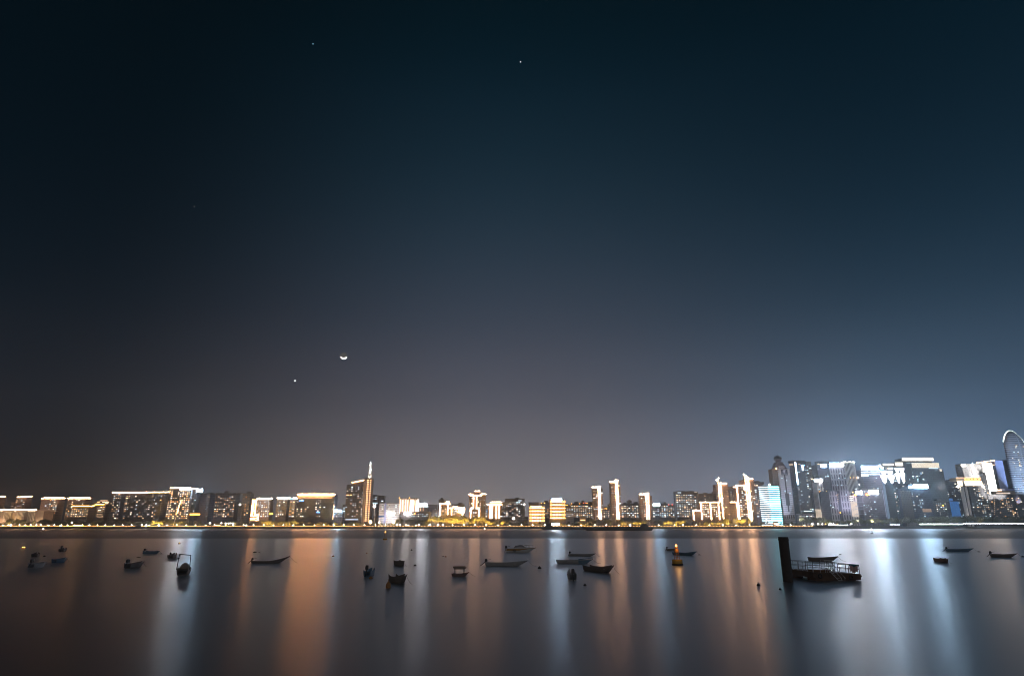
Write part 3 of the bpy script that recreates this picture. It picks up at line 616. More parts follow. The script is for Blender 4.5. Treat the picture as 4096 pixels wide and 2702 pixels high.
t1 = statue_tower('tower with two long bright lines topped by two lamp-lit horn-like finials', 'horn-topped lined tower', 2863, 2911, 1936, [(2871.5, 2076), (2880, 2072)], (2878, 2904, 1932.5), 1927, [])
t2 = statue_tower('tallest lined tower of its row, three bright lines and a tall lit finial', 'three-lined finial tower', 2968, 3014, 1918, [(2978.5, 2081), (2986, 2082), (2991, 2078)], (2989, 3010, 1913.5), 1907, [('bx', 'penthouse', 2963, 2977, 1924, 1930, 'brown', 2, 12)])
def finial(r, px, y0, y1, lamp, Y=1244):
    cx = r.location.x; x, zt = at(px, y1, Y); zb = at(px, y0, Y)[1] - G; zt -= G; x -= cx
    b = MB().lathe([(1.1, zb), (1.3, zb + 1), (.7, zb + 2), (.9, (zb + zt) / 2), (.35, zt - 1.5), (.6, zt - .8), (.1, zt)], (x, 2, 0), 10)
    f = b.build('finial', 'pale_stone', r); lamp_ball(f, 'lamp', (x, .9, (zb + 2 * zt) / 3), lamp, 'lamp_white')
finial(t1, 2867, 1928, 1913, 1.6); finial(t1, 2874.5, 1927, 1903, .9); finial(t2, 2974.5, 1912, 1889, .9); finial(t2, 2981, 1907, 1897, .9); finial(t2, 2986, 1907, 1901, .6)
bld('apartment_block', 'dark block tucked behind the horn-topped lined tower', 'horn-topped lined tower', 1296, 2892, 2932, 1947, 16, 'dark', 22, 'cw', side=False, roof=2)
bld('apartment_block', 'plain dark block with a pale edge just west of the framed bay block', 'framed bay block', 1286, 2918, 2948, 1958, 14, 'dark', 16, 'cw', side=False)
bld('apartment_block', 'block whose upper bay is framed by a bright rectangle of light', 'framed bay block', 1242, 2943, 2981, 1941, 18, 'brown', 30, 'cw', [('h', 2943, 2978, 1940, 1.1, 'warm'), ('v', 2946.5, 1941, 2078, 1, 'warm'), ('v', 2976, 1941, 1960, 1, 'warm'), ('h', 2933, 2945, 1947, 1.3, 'warm'), ('bx', 'low_wing', 2920, 2942.5, 2008, None, 'brown', .3, 16), ('h', 2920, 2950, 2007, .9, 'warm'), ('v', 2947, 2009, 2076, .9, 'warm')], side=False, roof=0, wb=1)
bld('apartment_block', 'tall purple-grey block behind the three-lined finial tower and striped hotel', 'three-lined finial tower', 1290, 3014, 3056, 1928, 16, 'purple', 26, 'cool', side=False, roof=2)
bld('apartment_block', 'slim grey block pressed between the finial tower and striped hotel', 'striped cyan hotel', 1270, 3006, 3046, 1950, 14, 'purple', 22, 'cw', [('v', 3036, 1955, 2066, .7, 'warm_lo')], side=False)
# striped hotel: two faces meeting at a corner
def striped():
    Y = 1240
    c = at(3072, 1945, Y); l = at(3035, 1952, Y + 24); rr = at(3110, 1946, Y + 5); H = c[1] - G
    r = thing('hotel', 'hotel wrapped in glowing cyan-white horizontal stripes on both faces', 'building', (c[0], Y, G)); BUILT.append((3072, 'striped cyan hotel'))
    P = [(0, 0), (rr[0] - c[0] + 1.5, 4), (rr[0] - c[0] + 1.5, 30), (l[0] - c[0], 30), (l[0] - c[0], 24)]
    MB().slab(P, -.5, H).build('wall', 'teal', r)
    MB().slab([(x * .5, 8 + y * .6) for x, y in P], H, H + 2.5).build('roof', 'roofing', r)
    n = 19
    for i in range(n):
        z = H - .4 - (H - 3) * i / (n - 1)
        for (a, b_, mt) in ((P[0], P[1], 'cyan'), (P[4], P[0], 'ice')):
            d = Vector((b_[0] - a[0], b_[1] - a[1])).normalized(); nn = Vector((d.y, -d.x)) * .35
            th = .55 if mt == 'cyan' else .4
            MB().slab([(a[0], a[1]), (a[0] + nn.x, a[1] + nn.y), (b_[0] + nn.x, b_[1] + nn.y), (b_[0], b_[1])], z - th, z + th).build('light_stripe', mt, r)
    for i in range(26):
        t = rnd.choice((.25, .45, .5, .7, .75)) + rnd.uniform(-.03, .03); z = H - 3 - (H - 6) * rnd.random()
        lit_window(r, P[4][0] * (1 - t), P[4][1] * (1 - t) - .35, z, 1.2, 1.4, 'win_warm2')
    lamp_ball(r, 'lamp', (8, 12, H + 4), 1.2, 'lamp_white')
    MB().tube((8, 12, H + 2.4), (8, 12, H + 4), .2).build('lamp_post', 'darkgrey', r)
striped()
# telecom tower
def telecom():
    Y = 1262
    X0 = at(3136, 1874, Y)[0]; r = thing('telecom_tower', 'pale banded telecom tower with a domed capsule and antenna above sloping shoulders', 'building', (X0, Y, G)); BUILT.append((3135, 'domed telecom tower'))
    X = lambda px, py: at(px, py, Y)[0] - X0
    Z = lambda py: at(3136, py, Y)[1] - G
    a, b = X(3114, 1876), X(3157, 1876); zt = Z(1874)
    MB().box(a, b, 0, 26, -.5, zt).build('wall', 'bands', r)
    MB().box(X(3092, 1876), a - .002, 5, 24, -.5, Z(1873)).build('side_wing', 'brown', r)
    MB().box(b + .002, b + 2.5, 5, 24, -.5, Z(1884)).build('side_wing', 'purple', r)
    sp = MB(); m0 = (a + b) / 2
    sp.box(m0 - 1.3, m0 + 1.3, -.35, -.02, Z(2046), Z(1898)).box(m0 - 3.6, m0 + 3.6, -.7, -.36, Z(2020), Z(1972))
    sp.build('spine', 'darkgrey', r)
    for i in range(5):
        u = a + (b - a) * (i + .5) / 5; MB().box(u - 1, u + 1, -.3, -.02, Z(2072), Z(2058)).build('tall_window', 'darkgrey', r)
    for u in (.05, .12, .19, .81, .88, .95):
        MB().box(a + (b - a) * u - .5, a + (b - a) * u + .5, -.5, -.02, Z(1897), Z(1876)).build('pier', 'white_paint', r)
    sg = MB().box(m0 - 6.2, m0 + 6.2, -.9, -.02, Z(1899), Z(1876)).build('sign', 'navy', r)
    # emblem: an open swirl crossed by a slanted stroke, over four characters
    em = MB(); zc = Z(1884.5)
    pts = [(m0 + 2.9 * math.cos(t), -1.1, zc + 2.7 * math.sin(t)) for t in [math.radians(q) for q in range(55, 330, 25)]]
    em.path(pts, .42, 5); em.path([(m0 - 2.6, -1.1, zc + .4), (m0 + .5, -1.1, zc + .9), (m0 + 3.2, -1.1, zc + 2.2)], .4, 5); em.path([(m0 + .6, -1.1, zc + .9), (m0 - .5, -1.1, zc - 1.6), (m0 + 1.8, -1.1, zc - 2.3)], .4, 5)
    em.build('emblem', 'lavender2', sg)
    cu = bpy.data.curves.new('lettering', 'FONT'); cu.body = '\u4e2d\u56fd\u7535\u4fe1'; cu.size = 2.6; cu.align_x = 'CENTER'; cu.extrude = .08; cu.materials.append(MATS['lavender2'])
    t0 = bpy.data.objects.new('lettering_curve', cu); col.objects.link(t0); bpy.context.view_layer.update()
    me = bpy.data.meshes.new_from_object(t0.evaluated_get(bpy.context.evaluated_depsgraph_get())); bpy.data.objects.remove(t0)
    t = bpy.data.objects.new('lettering', me); col.objects.link(t); t.parent = sg; t.location = (m0, -1.05, Z(1896.5)); t.rotation_euler = (math.pi / 2, 0, 0)
    # shoulders, neck, capsule
    MB().prism([(X(3101, 1872), zt), (X(3157, 1874), zt + .002), (X(3150, 1866), Z(1868)), (X(3134, 1846), Z(1846)), (X(3111, 1846), Z(1846)), (X(3105, 1862), Z(1862))], 5, 20).build('shoulder', 'purple', r)
    MB().box(X(3118, 1866), X(3140, 1866), 2, 5 - .002, zt, Z(1861)).build('attic', 'bands', r)
    c = ((X(3110, 1840) + X(3134, 1840)) / 2, 12, 0)
    MB().lathe([(5, Z(1847)), (4.2, Z(1842)), (6.8, Z(1838)), (7.3, Z(1834)), (7.6, Z(1830)), (7.2, Z(1826)), (5, Z(1821)), (2.2, Z(1818.5)), (.2, Z(1818))], c, 20).build('capsule', 'purple', r)
    MB().lathe([(7.7, Z(1833)), (7.9, Z(1829)), (7.5, Z(1826))], c, 20).build('capsule_window', 'glassy', r)
    for s in (-1, 1): MB().tube((c[0] + s * 6.6, 12, Z(1826)), (c[0] + s * 6.9, 12, Z(1816)), .35, .1, 5).build('spike', 'darkgrey', r)
    MB().tube((c[0], 12, Z(1818)), (c[0], 12, Z(1799)), .35, .08, 6).build('antenna', 'darkgrey', r)
    lamp_ball(r, 'lamp', (X(3104, 1873), -1.2, Z(1873)), 1.1, 'lamp_amber')
    for (px, py) in ((3128, 1911), (3146, 1920), (3140, 1962), (3160, 1972), (3126, 1990)): lit_window(r, X(px, py), -.06, Z(py), 2, 1.6, 'win_cool2')
telecom()
flood(3140, 1960, 1262, 200000, (.75, .78, 1), 60, 4, 70)  # added lamp, in place of the surrounding city's light on the tower
# dark glass tower with LED strip
bld('office_tower', 'black glass tower marked by one long cyan-white light strip', 'LED-strip glass tower', 1250, 3156, 3224, 1847, 24, 'glassy', 30, 'cool', [('v', 3180.5, 1848, 1936, 1.6, 'ice_hi'), ('v', 3209, 1861, 1880, 1.8, 'ice_hi'), ('h', 3203, 3219, 1860, 1.1, 'blue'), ('bx', 'crown', 3170, 3224, 1839, 1847.5, 'navy', 3, 22), ('h', 3157, 3172, 1857, 1.4, 'win_warm2'), ('h', 3192, 3201, 1855, 1.2, 'win_warm1'), ('h', 3215, 3248, 2043, 1.6, 'win_cool2')], roof=0)
bld('office_tower', 'plain taupe tower standing behind the black glass tower', 'LED-strip glass tower', 1286, 3220, 3243, 1844, 16, 'conc', 12, 'cool', roof=0, side=False)
bld('office_block', 'low pale podium with a ribbed front at the foot of the black glass tower', 'LED-strip glass tower', 1240, 3196, 3256, 2053, 14, 'gridp', 8, 'cool', side=False)
bld('office_tower', 'slim ribbed tower with a white and orange roof sign and a warm lit base', 'slim ribbed sign tower', 1244, 3247, 3290, 1925, 20, 'ribs', 8, 'cool', [('sg', 3256, 3289, 1915, 1925, 'white_hi', -.6), ('h', 3244, 3252, 1916, 1, 'warm_lo'), ('rib', 3260, 3286, 2035, 2078, 7, 'rib_soft', .45)], roof=0)
flood(3270, 2060, 1244, 40000, (1, .7, .45), 20, 1, 60)
bld('office_tower', 'huge slab tower with a pale grid front, two white roof signs and dotted crown', 'huge grid slab tower', 1276, 3268, 3318, 1856, 30, 'navy', 10, 'cool', [('sg', 3281, 3304, 1857, 1867, 'cool_hi', -1), ('h', 3269, 3284, 1856, 1, 'win_warm2'), ('bx', 'crown', 3280, 3330, 1842, 1856, 'navy', 6, 24)], roof=0, side=False)
bld('office_tower', 'pale grid-fronted tower joined to the navy slab, long white sign at its top', 'huge grid slab tower', 1274, 3316, 3376, 1852, 26, 'gridp', 12, 'cool', [('sg', 3317, 3371, 1853.5, 1864, 'white_hi', -1), ('dot', 3318, 3352, 1848, 8, .7, 'blue_dot')], roof=0, side=False)
flood(3345, 1930, 1274, 200000, (.78, .76, 1), 70, 6, 70)
def curved_ribs():
    Y = 1282; x0, z = at(3376, 1848, Y); x1, _ = at(3424, 1848, Y); H = z - G; cx = (x0 + x1) / 2; R = (x1 - x0) / 2
    r = thing('office_tower', 'curved ribbed tower wing edged with tiny roof lamps beside the grid-fronted tower', 'building', (cx, Y, G)); BUILT.append((3400, 'huge grid slab tower'))
    P = [(-R, 20)] + [(-R * math.cos(math.radians(t)), 8 - 8 * math.sin(math.radians(t))) for t in range(0, 181, 15)] + [(R, 20)]
    MB().slab(P, -.5, H).build('wall', 'darkgrey', r)
    rb = MB()
    for t in range(6, 180, 12):
        q = math.radians(t); c = Vector((-R * math.cos(q), 8 - 8 * math.sin(q))); rb.box(c.x - .45, c.x + .45, c.y - .8, c.y + .6, 0, H + .3)
    rb.build('facade_ribs', 'whitewall', r)
    for t in range(0, 181, 12):
        q = math.radians(t); lamp_ball(r, 'lamp', (-R * math.cos(q), 8 - 8 * math.sin(q) - .6, H + .9), .55, 'lamp_white')
    for px, py in ((3401, 1909), (3414, 1909), (3426, 1910)):
        lamp_ball(r, 'lamp', (at(px, py, Y)[0] - cx, -1.2, at(px, py, Y)[1] - G), .7, 'amber')
curved_ribs()
flood(3402, 1930, 1276, 120000, (1, .86, .74), 60, 6, 60)
bld('office_block', 'dark fronted mid-height block before the huge slab, grid wings and a dark slot', 'grid-winged dark block', 1240, 3283, 3345, 1963, 22, 'gridp', 6, 'cool', [('bx', 'corner_block', 3278, 3312, 1964, None, 'navy', -2, 12), ('dot', 3279.5, 3306, 1965, 2, 1, 'amber'), ('h', 3342, 3350, 1980, 1, 'win_warm1')], roof=0, side=False)
bld('office_block', 'grid-fronted twin wing with a ladder of small warm lights along its slot', 'grid-winged dark block', 1242, 3344, 3396, 1961, 20, 'gridp', 6, 'cool', [('bx', 'slot', 3345, 3358, 1962, None, 'navy', -.4, -.02)] + [('h', 3349, 3353, 1974 + i * 7.2, .9, 'win_warm1') for i in range(13)] + [('dot', 3360, 3360, 2049, 1, .9, 'amber'), ('dot', 3304, 3304, 2049, 1, .9, 'amber')], roof=0, side=False)
flood(3335, 2010, 1240, 12000, (.85, .8, .9), 40, 2, 80); flood(3380, 2010, 1240, 12000, (.85, .8, .9), 40, 2, 80)
bld('office_block', 'narrow ribbed block glowing cream at its foot beside the grid-winged dark block', 'cream-lit ribbed block', 1242, 3396, 3427, 1978, 16, 'ribs', 0, 'cool', [('h', 3398, 3412, 1983, 1.4, 'win_white2'), ('h', 3398, 3412, 1991, 1.4, 'win_white2'), ('h', 3398, 3412, 1998, 1.2, 'win_white2'), ('rib', 3400, 3426, 2004, 2066, 6, 'rib_soft', .5), ('dot', 3410, 3410, 1967, 1, .9, 'amber')], roof=0, side=False)
bld('office_tower', 'slim white tower marked by three lit bars beside the crown-sign tower', 'three-bar slim tower', 1290, 3424, 3452, 1900, 14, 'pale', 8, 'white', [('h', 3430, 3445, 1908, 2, 'white'), ('h', 3435, 3447, 1922, 1.4, 'win_white2'), ('h', 3436, 3450, 1936, 2, 'white')], roof=0, side=False)
flood(3440, 1950, 1290, 70000, (1, .9, .8), 40, 4, 60)
bld('office_tower', 'purple tower crowned by a glaring white sign over lit glass bands', 'crown-sign purple tower', 1272, 3447, 3520, 1877, 24, 'purple', 8, 'white', [('sg', 3444, 3512, 1863.5, 1874, 'cool_hi', -.6)] + [('h', 3444, 3473, y, 1, 'ice') for y in (1880, 1888, 1896, 1901)] + [('h', 3478, 3519, y, 1, 'ice') for y in (1880, 1888, 1896)], roof=0, side=False)
bld('office_block', 'square block with two glaring signs, each glowing orange at one end', 'twin orange-white sign block', 1240, 3414, 3530, 1956, 26, 'purple', 22, 'cool', [('sg', 3421, 3446, 1963, 1976, 'white_hi', -.8), ('sg', 3472, 3512, 1961, 1974, 'white_hi', -.8), ('h', 3417, 3425, 1978, 2.6, 'orangered'), ('h', 3463, 3476, 1976, 3, 'orangered'), ('v', 3529, 1958, 2066, .8, 'lavender')] + [('h', 3420, 3455, y, .5, 'lavender') for y in (2008, 2022, 2036, 2054)], roof=1)
flood(3470, 2010, 1240, 40000, (.9, .84, .88), 44, 2, 80)
# icicle-lit stepped crown tower
def icicles(r, Y, xa, xb, y0, amps, mt):
    cx = r.location.x; n = 26
    x0, z0 = at(xa, y0, Y); x1, _ = at(xb, y0, Y); pts = [(x0 - cx, z0 - G), (x1 - cx, z0 - G)]
    for i in range(n, -1, -1):
        t = i / n; d = amps * abs(math.sin(t * math.pi * 2.0)) ** 1.3 + (2.2 if i % 2 else 0) + 1
        pts.append((x0 + (x1 - x0) * t - cx, z0 - G - d))
    MB().prism(pts, -1.1, -.4).build('icicle_lights', mt, r)
bt = bld('office_tower', 'dark glass tower draped with two tiers of white icicle lights below a lit crown', 'icicle-lit tower', 1256, 3530, 3616, 1878, 26, 'teal', 44, 'cw', [('bx', 'upper_tier', 3536, 3612, 1864, 1878, 'teal', 3, 22), ('bx', 'crown_tier', 3530, 3574, 1854, 1864, 'conc', 5, 20), ('rib', 3530, 3573, 1853, 1861, 16, 'rib_white', .6), ('rib', 3580, 3610, 1848, 1862, 11, 'rib_white', .6), ('bx', 'crown_tier', 3578, 3612, 1849, 1864, 'conc', 5, 20), ('dot', 3551, 3551, 1872, 1, 1, 'red'), ('h', 3552, 3570, 1872, 1.6, 'white')], roof=0)
icicles(bt, 1256, 3520, 3570, 1881, 9, 'lilac'); icicles(bt, 1256, 3577, 3615, 1870, 9, 'lilac'); icicles(bt, 1256, 3520, 3577, 1900, 13, 'lilac'); icicles(bt, 1256, 3579, 3618, 1892, 16, 'lilac')
bld('office_tower', 'broad dark tower with a stepped crown of bright vertical ribs', 'rib-crowned dark tower', 1268, 3620, 3772, 1878, 30, 'glassy', 52, 'cool', [('bx', 'crown_tier', 3608, 3732, 1832, None, 'glassy', 4, 26), ('rib', 3607, 3732, 1829, 1842, 44, 'rib_white', .55), ('bx', 'middle_tier', 3645, 3754, 1853, None, 'glassy', 2, 28), ('rib', 3645, 3754, 1850, 1870, 38, 'cream_lo', .45), ('rib', 3757, 3766, 1875, 1884, 4, 'cream_lo', .45), ('h', 3625, 3700, 1850, .8, 'win_cool1'), ('h', 3715, 3752, 1872, 1.2, 'win_cool2')], roof=0, side=False)
bld('office_block', 'dark block under one glaring blue-white sign before the rib-crowned tower', 'blue-white sign dark block', 1240, 3606, 3720, 1953, 26, 'navy', 44, 'cool', [('sg', 3651, 3709, 1937, 1951, 'cool_hi', -.6), ('sg', 3631, 3652, 1942, 1951, 'ice_blue', -.6), ('bx', 'brown_bay', 3604, 3640, 1962, None, 'brown', -1.2, 4), ('h', 3690, 3725, 2040, 6, 'win_warm0')], roof=0, side=False)
bld('office_block', 'dark low block with a lit bottom row beside the blue-white sign block', 'blue-white sign dark block', 1246, 3722, 3800, 2003, 22, 'dark', 26, 'cw', [('dot', 3771, 3771, 2020, 1, 1, 'amber')], roof=2, side=False)
bld('office_tower', 'dark stepped tower in the gap behind the blue-ribbed block', 'blue-ribbed block', 1292, 3770, 3832, 1921, 18, 'navy', 22, 'cool', [('bx', 'step', 3800, 3834, 1916, 1921.5, 'navy', 3, 14), ('h', 3796, 3810, 1996, 4, 'bluerib')], roof=0, side=False)
bld('office_block', 'low block covered in deep blue glowing vertical ribs', 'blue-ribbed block', 1236, 3797, 3834, 2004, 14, 'navy', 3, 'warm', [('rib', 3797, 3833, 2004, 2063, 11, 'bluerib', .5)], roof=0, side=False)
bld('hotel', 'stout tower with a ribbed gold-lit crown, pale corner piers and a red-orange sign', 'gold-crowned stout tower', 1242, 3832, 3946, 1922, 26, 'dark', 60, 'cw', [('bx', 'crown_tier', 3826, 3926, 1909, 1922, 'cream', 2, 22), ('rib', 3856, 3927, 1923, 1941, 17, 'cream_hi', .5), ('rib', 3828, 3848, 1923, 1942, 5, 'cream_hi', .5), ('h', 3825, 3926, 1909, .9, 'warm_lo', 1.5), ('sg', 3858, 3922, 1911.5, 1919.5, 'signred', 1.6), ('bx', 'pier', 3838, 3852, 1946, None, 'whitewall', -1.6, -.02), ('bx', 'pier', 3858, 3866, 1946, None, 'whitewall', -1.2, -.02), ('dot', 3831, 3933, 1945, 2, 2, 'lamp_white')], roof=0)
flood(3870, 2000, 1242, 50000, (1, .86, .76), 30, 2, 60)
bld('office_tower', 'tall pale stone tower floodlit white, standing behind the gold-crowned tower', 'floodlit pale stone tower', 1290, 3846, 3924, 1854, 20, 'pale_lit', 0, 'cool', [('h', 3845, 3862, 1860, 3, 'white'), ('v', 3889, 1851, 1908, 1, 'white')], roof=0, side=False)
for x in (3865, 3905): flood(x, 1890, 1290, 420000, (1, .96, .92), 80, 40, 50)
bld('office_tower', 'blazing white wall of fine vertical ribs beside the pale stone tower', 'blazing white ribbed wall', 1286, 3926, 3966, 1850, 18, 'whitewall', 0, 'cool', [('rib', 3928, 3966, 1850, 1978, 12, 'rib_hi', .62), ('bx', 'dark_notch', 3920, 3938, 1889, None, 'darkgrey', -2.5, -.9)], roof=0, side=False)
bld('office_tower', 'dark framed tower edged by a gold roof line and a large lavender-lit side wall', 'lavender-walled framed tower', 1300, 3958, 4008, 1846, 26, 'navy', 4, 'warm', [('l', 3905, 1850, 3977, 1840, 1.1, 'orange'), ('h', 3955, 3977, 1858, 1.4, 'warm_lo'), ('bx', 'side_wall', 3976, 4007, 1840, None, 'bluewall', -1.5, 6)], roof=0, side=False)
flood(3995, 1890, 1300, 380000, (.5, .68, 1), 80, 40, 34)
bld('office_tower', 'deep blue unlit tower between the lavender wall and the rounded tower', 'lavender-walled framed tower', 1330, 4004, 4052, 1837, 20, 'teal', 4, 'cool', roof=0, side=False)
bld('office_block', 'small terrace block with peach lit balconies below the lavender wall', 'peach terrace block', 1262, 3986, 4060, 1962, 16, 'pale_stone', 0, 'warm', [('h', 3990, 4006, 1959, 3, 'warm_lo'), ('h', 3984, 4040, 1971, 2, 'peach'), ('bx', 'white_box', 4016, 4052, 1953, 1962, 'bluewall', -2, 6)], roof=0, side=False)
flood(4030, 1965, 1262, 40000, (.8, .75, 1), 30, 40, 60)
bld('office_block', 'long dark low block at the east end with a column of small gold windows', 'long dark east block', 1240, 3950, 4150, 1978, 26, 'dark', 70, 'warm', [('bx', 'bay', 4065, 4085, 2020, None, 'darkgrey', -.8, -.02)] + [('h', 3976, 3979, 1990 + i * 8, 1, 'win_warm1') for i in range(9)], roof=1, side=False)
# rounded tower
def rounded():
    Y = 1310; cxp = 4052
    X0 = at(cxp, 1800, Y)[0]; Z = lambda y: at(cxp, y, Y)[1] - G; X = lambda px, py: at(px, py, Y)[0] - X0
    r = thing('office_tower', 'tallest tower at the east end, its slanted rounded top edged with light', 'building', (X0, Y, G)); BUILT.append((4060, 'rounded glowing-top tower'))
    out = [(4014, 1766), (4015.5, 1752), (4020, 1738), (4027, 1727), (4036, 1722), (4047, 1723), (4060, 1731), (4075, 1745), (4088, 1759), (4094, 1770)]
    P = [(X(px, py), Z(py)) for px, py in out]
    # lofted body: rounded plan, the top cut on the slant of the outline
    def edge(z, pts):
        for (xa, za), (xb, zb) in zip(pts, pts[1:]):
            if min(za, zb) <= z <= max(za, zb): return xa + (xb - xa) * (z - za) / (zb - za or 1)
        return pts[0][0] if z < pts[0][1] else pts[-1][0]
    top = max(range(len(P)), key=lambda i: P[i][1]); lp = P[:top + 1]; rp = P[top:][::-1]; zt = P[top][1]
    zs = [-.5, 30, 60, 90, 120, 140] + [lp[0][1] + (zt - lp[0][1]) * t for t in (-.15, 0, .2, .4, .55, .7, .82, .92, .98, 1)]
    bd = MB(); K = 28; w0 = P[-1][0] - P[0][0]
    for z in zs:
        f = 1 + .10 * max(0, 1 - z / lp[0][1]); xl, xr = edge(z, lp), edge(z, rp)
        if z < lp[0][1]: m0 = (P[0][0] + P[-1][0]) / 2; xl, xr = m0 + (P[0][0] - m0) * f, m0 + (P[-1][0] - m0) * f
        if z >= zt: xl = xr = P[top][0]
        c0, hw = (xl + xr) / 2, max(.2, (xr - xl) / 2)
        for i in range(K):
            t = 2 * math.pi * i / K; bd.v.append((c0 + hw * math.cos(t), 9 * (hw / (w0 / 2)) ** .5 * math.sin(t), z))
    for a_ in range(len(zs) - 1):
        for i in range(K): j = (i + 1) % K; bd.f.append((a_ * K + i, a_ * K + j, (a_ + 1) * K + j, (a_ + 1) * K + i))
    bd.f.append(tuple(range(len(bd.v) - K, len(bd.v)))); bd.build('wall', 'rounded_skin', r, True)
    for i, (p, q) in enumerate(zip(P, P[1:])):
        d = Vector((q[0] - p[0], q[1] - p[1])); n = Vector((-d.y, d.x)).normalized() * .8
        MB().prism([p, q, (q[0] + n.x, q[1] + n.y), (p[0] + n.x, p[1] + n.y)], -.8, .8).build('light_strip', 'crown_ice', r)
    for i in range(70):
        py = rnd.uniform(1772, 1970); t = rnd.random()
        if rnd.random() < .4: t = .42 + rnd.uniform(-.05, .05)
        lit_window(r, P[0][0] + (P[-1][0] - P[0][0]) * t, -.3 - 9 * math.sqrt(max(0, 1 - (2 * t - 1) ** 2)) * 1.02, Z(py), 2.4, 1.6, 'win_%s%d' % (rnd.choice(('cool', 'warm', 'white')), rnd.choice((0, 1, 2))))
    lamp_ball(r, 'lamp', (X(4086, 1931), -1.2, Z(1931)), 1.3, 'amber')
rounded()
flood(4050, 1860, 1310, 800000, (.6, .78, 1), 90, 30, 50)


# ------------------------------------------------------------------ bankside trees and lamps
glow('led_hi', (.95, .96, 1), 30)
glow('lamp_buoy', (1, .42, .10), 6)
glow('amber_hi', (1, .45, .08), 12)
def near_phrase(px): return min(BUILT, key=lambda q: abs(q[0] - px))[1]
# --- trees: crowns of leaf-sized faces in clumps over a forked trunk
def crown_mesh(seed, wide):
    r = random.Random(seed); b = MB()
    clumps = [(r.uniform(-.24, .24) * wide, r.uniform(-.24, .24) * wide, r.uniform(.36, .84), r.uniform(.10, .19)) for _ in range(11)]
    clumps += [(r.uniform(-.1, .1), r.uniform(-.1, .1), r.uniform(.5, .8), .2) for _ in range(2)]
    for cx, cy, cz, cr in clumps:
        for _ in range(80):
            d = Vector((r.gauss(0, 1), r.gauss(0, 1), r.gauss(0, .8))).normalized() * cr * (r.random() ** .35)
            c = Vector((cx, cy, cz)) + d; s = r.uniform(.02, .042)
            u = Vector((r.gauss(0, 1), r.gauss(0, 1), r.gauss(0, 1))).normalized(); w = u.orthogonal().normalized()
            b.quad(c - u * s, c + w * s * .7, c + u * s, c - w * s * .7)
    return b.mesh('crown', 'foliage')
def trunk_mesh(seed):
    r = random.Random(seed); b = MB(); b.tube((0, 0, -.02), (.01, 0, .36), .022, .015, 7)
    for k in range(4):
        t = k * 1.6 + r.random(); b.tube((.01, 0, .30 + .02 * k), (.2 * math.cos(t), .2 * math.sin(t), .58 + .06 * k), .012, .004, 5)
    return b.mesh('trunk', 'bark')
CROWNS = [crown_mesh(i, w) for i, w in enumerate((1.0, 1.25, .8, 1.1, 1.45))]; TRUNKS = [trunk_mesh(i) for i in range(5)]
SEG = [(-30, 35, 2086, 1), (35, 96, 2070, 1), (96, 132, 2084, 0), (132, 170, 2079, 0), (165, 212, 2073, 1), (212, 355, 2077, 0), (355, 375, 2086, 2), (375, 480, 2077, 0), (480, 545, 2079, 1),
    (545, 612, 2082, 0), (612, 665, 2075, 3), (665, 690, 2076, 0), (690, 745, 2080, 2), (745, 800, 2074, 1), (800, 882, 2088, 0), (882, 935, 2084, 1), (935, 962, 2082, 2), (962, 1046, 2080, 0),
    (1046, 1195, 2079, 3), (1195, 1262, 2084, 1), (1262, 1346, 2086, 3), (1346, 1440, 2088, 2), (1440, 1590, 2091, 1), (1590, 1640, 2071, 0), (1640, 1690, 2068, 1), (1690, 1725, 2078, 1),
    (1722, 1930, 2062, 3), (1930, 1948, 2082, 0), (1948, 1972, 2082, 3), (1972, 2005, 2079, 1), (2005, 2036, 2079, 3), (2036, 2112, 2078, 0), (2112, 2155, 2088, 2), (2155, 2240, 2083, 0),
    (2240, 2272, 2090, 2), (2272, 2320, 2084, 0), (2320, 2362, 2085, 3), (2362, 2490, 2071, 1), (2485, 2562, 2079, 3), (2562, 2572, 2080, 3), (2572, 2655, 2074, 1), (2655, 2735, 2080, 3), (2735, 2795, 2074, 0),
    (2795, 2825, 2086, 2), (2820, 2902, 2082, 3), (2900, 2930, 2072, 3), (2930, 2942, 2080, 0), (2942, 2994, 2068, 3), (2994, 3072, 2084, 0), (3072, 3205, 2086, 1), (3205, 3300, 2067, 0), (3300, 3420, 2076, 0),
    (3420, 3560, 2070, 0), (3560, 3720, 2066, 0), (3720, 3860, 2062, 0), (3860, 3960, 2060, 0), (3960, 4140, 2063, 0)]
rt = random.Random(5); ntree = 0
for (xa, xb, yt, lit) in SEG:
    x = xa + 4
    while x < xb:
        Y = rt.uniform(1209, 1217) if lit >= 2 else rt.uniform(1214, 1227)
        X, z = at(x, yt + rt.uniform(-1, 7), Y); h = max(6.0, (z - G) * 1.08); i = rt.randrange(5)
        ph = near_phrase(x)
        lab = ('yellow floodlit tree at the river edge before the ' if lit >= 2 else 'dark leafy tree at the river edge before the ') + ph
        t = thing('broadleaf_tree', lab, 'tree', (X, Y, G - .02), rt.uniform(0, 6.28), 'trees along the far bank')
        t.scale = (h * rt.uniform(.85, 1.15), h * rt.uniform(.85, 1.15), h)
        for nm, me in (('crown', CROWNS[i]), ('trunk', TRUNKS[i])):
            o = bpy.data.objects.new(nm, me); col.objects.link(o); o.parent = t
        ntree += 1
        if lit == 3 or (lit == 2 and rt.random() < .8) or (lit == 1 and rt.random() < .3):
            pw = {3: 100000, 2: 60000, 1: 16000}[lit] * rt.uniform(.5, 1.3) * (h / 13) ** 1.5
            light('uplight', (X + rt.uniform(-1.5, 1.5), Y - h * .34, G + .3), pw, (1, .56, .09), .25, (X, Y - h * .08, G + h * .75), 100, .8)
        x += (yt < 2075 and 17 or 14) * rt.uniform(.75, 1.2)
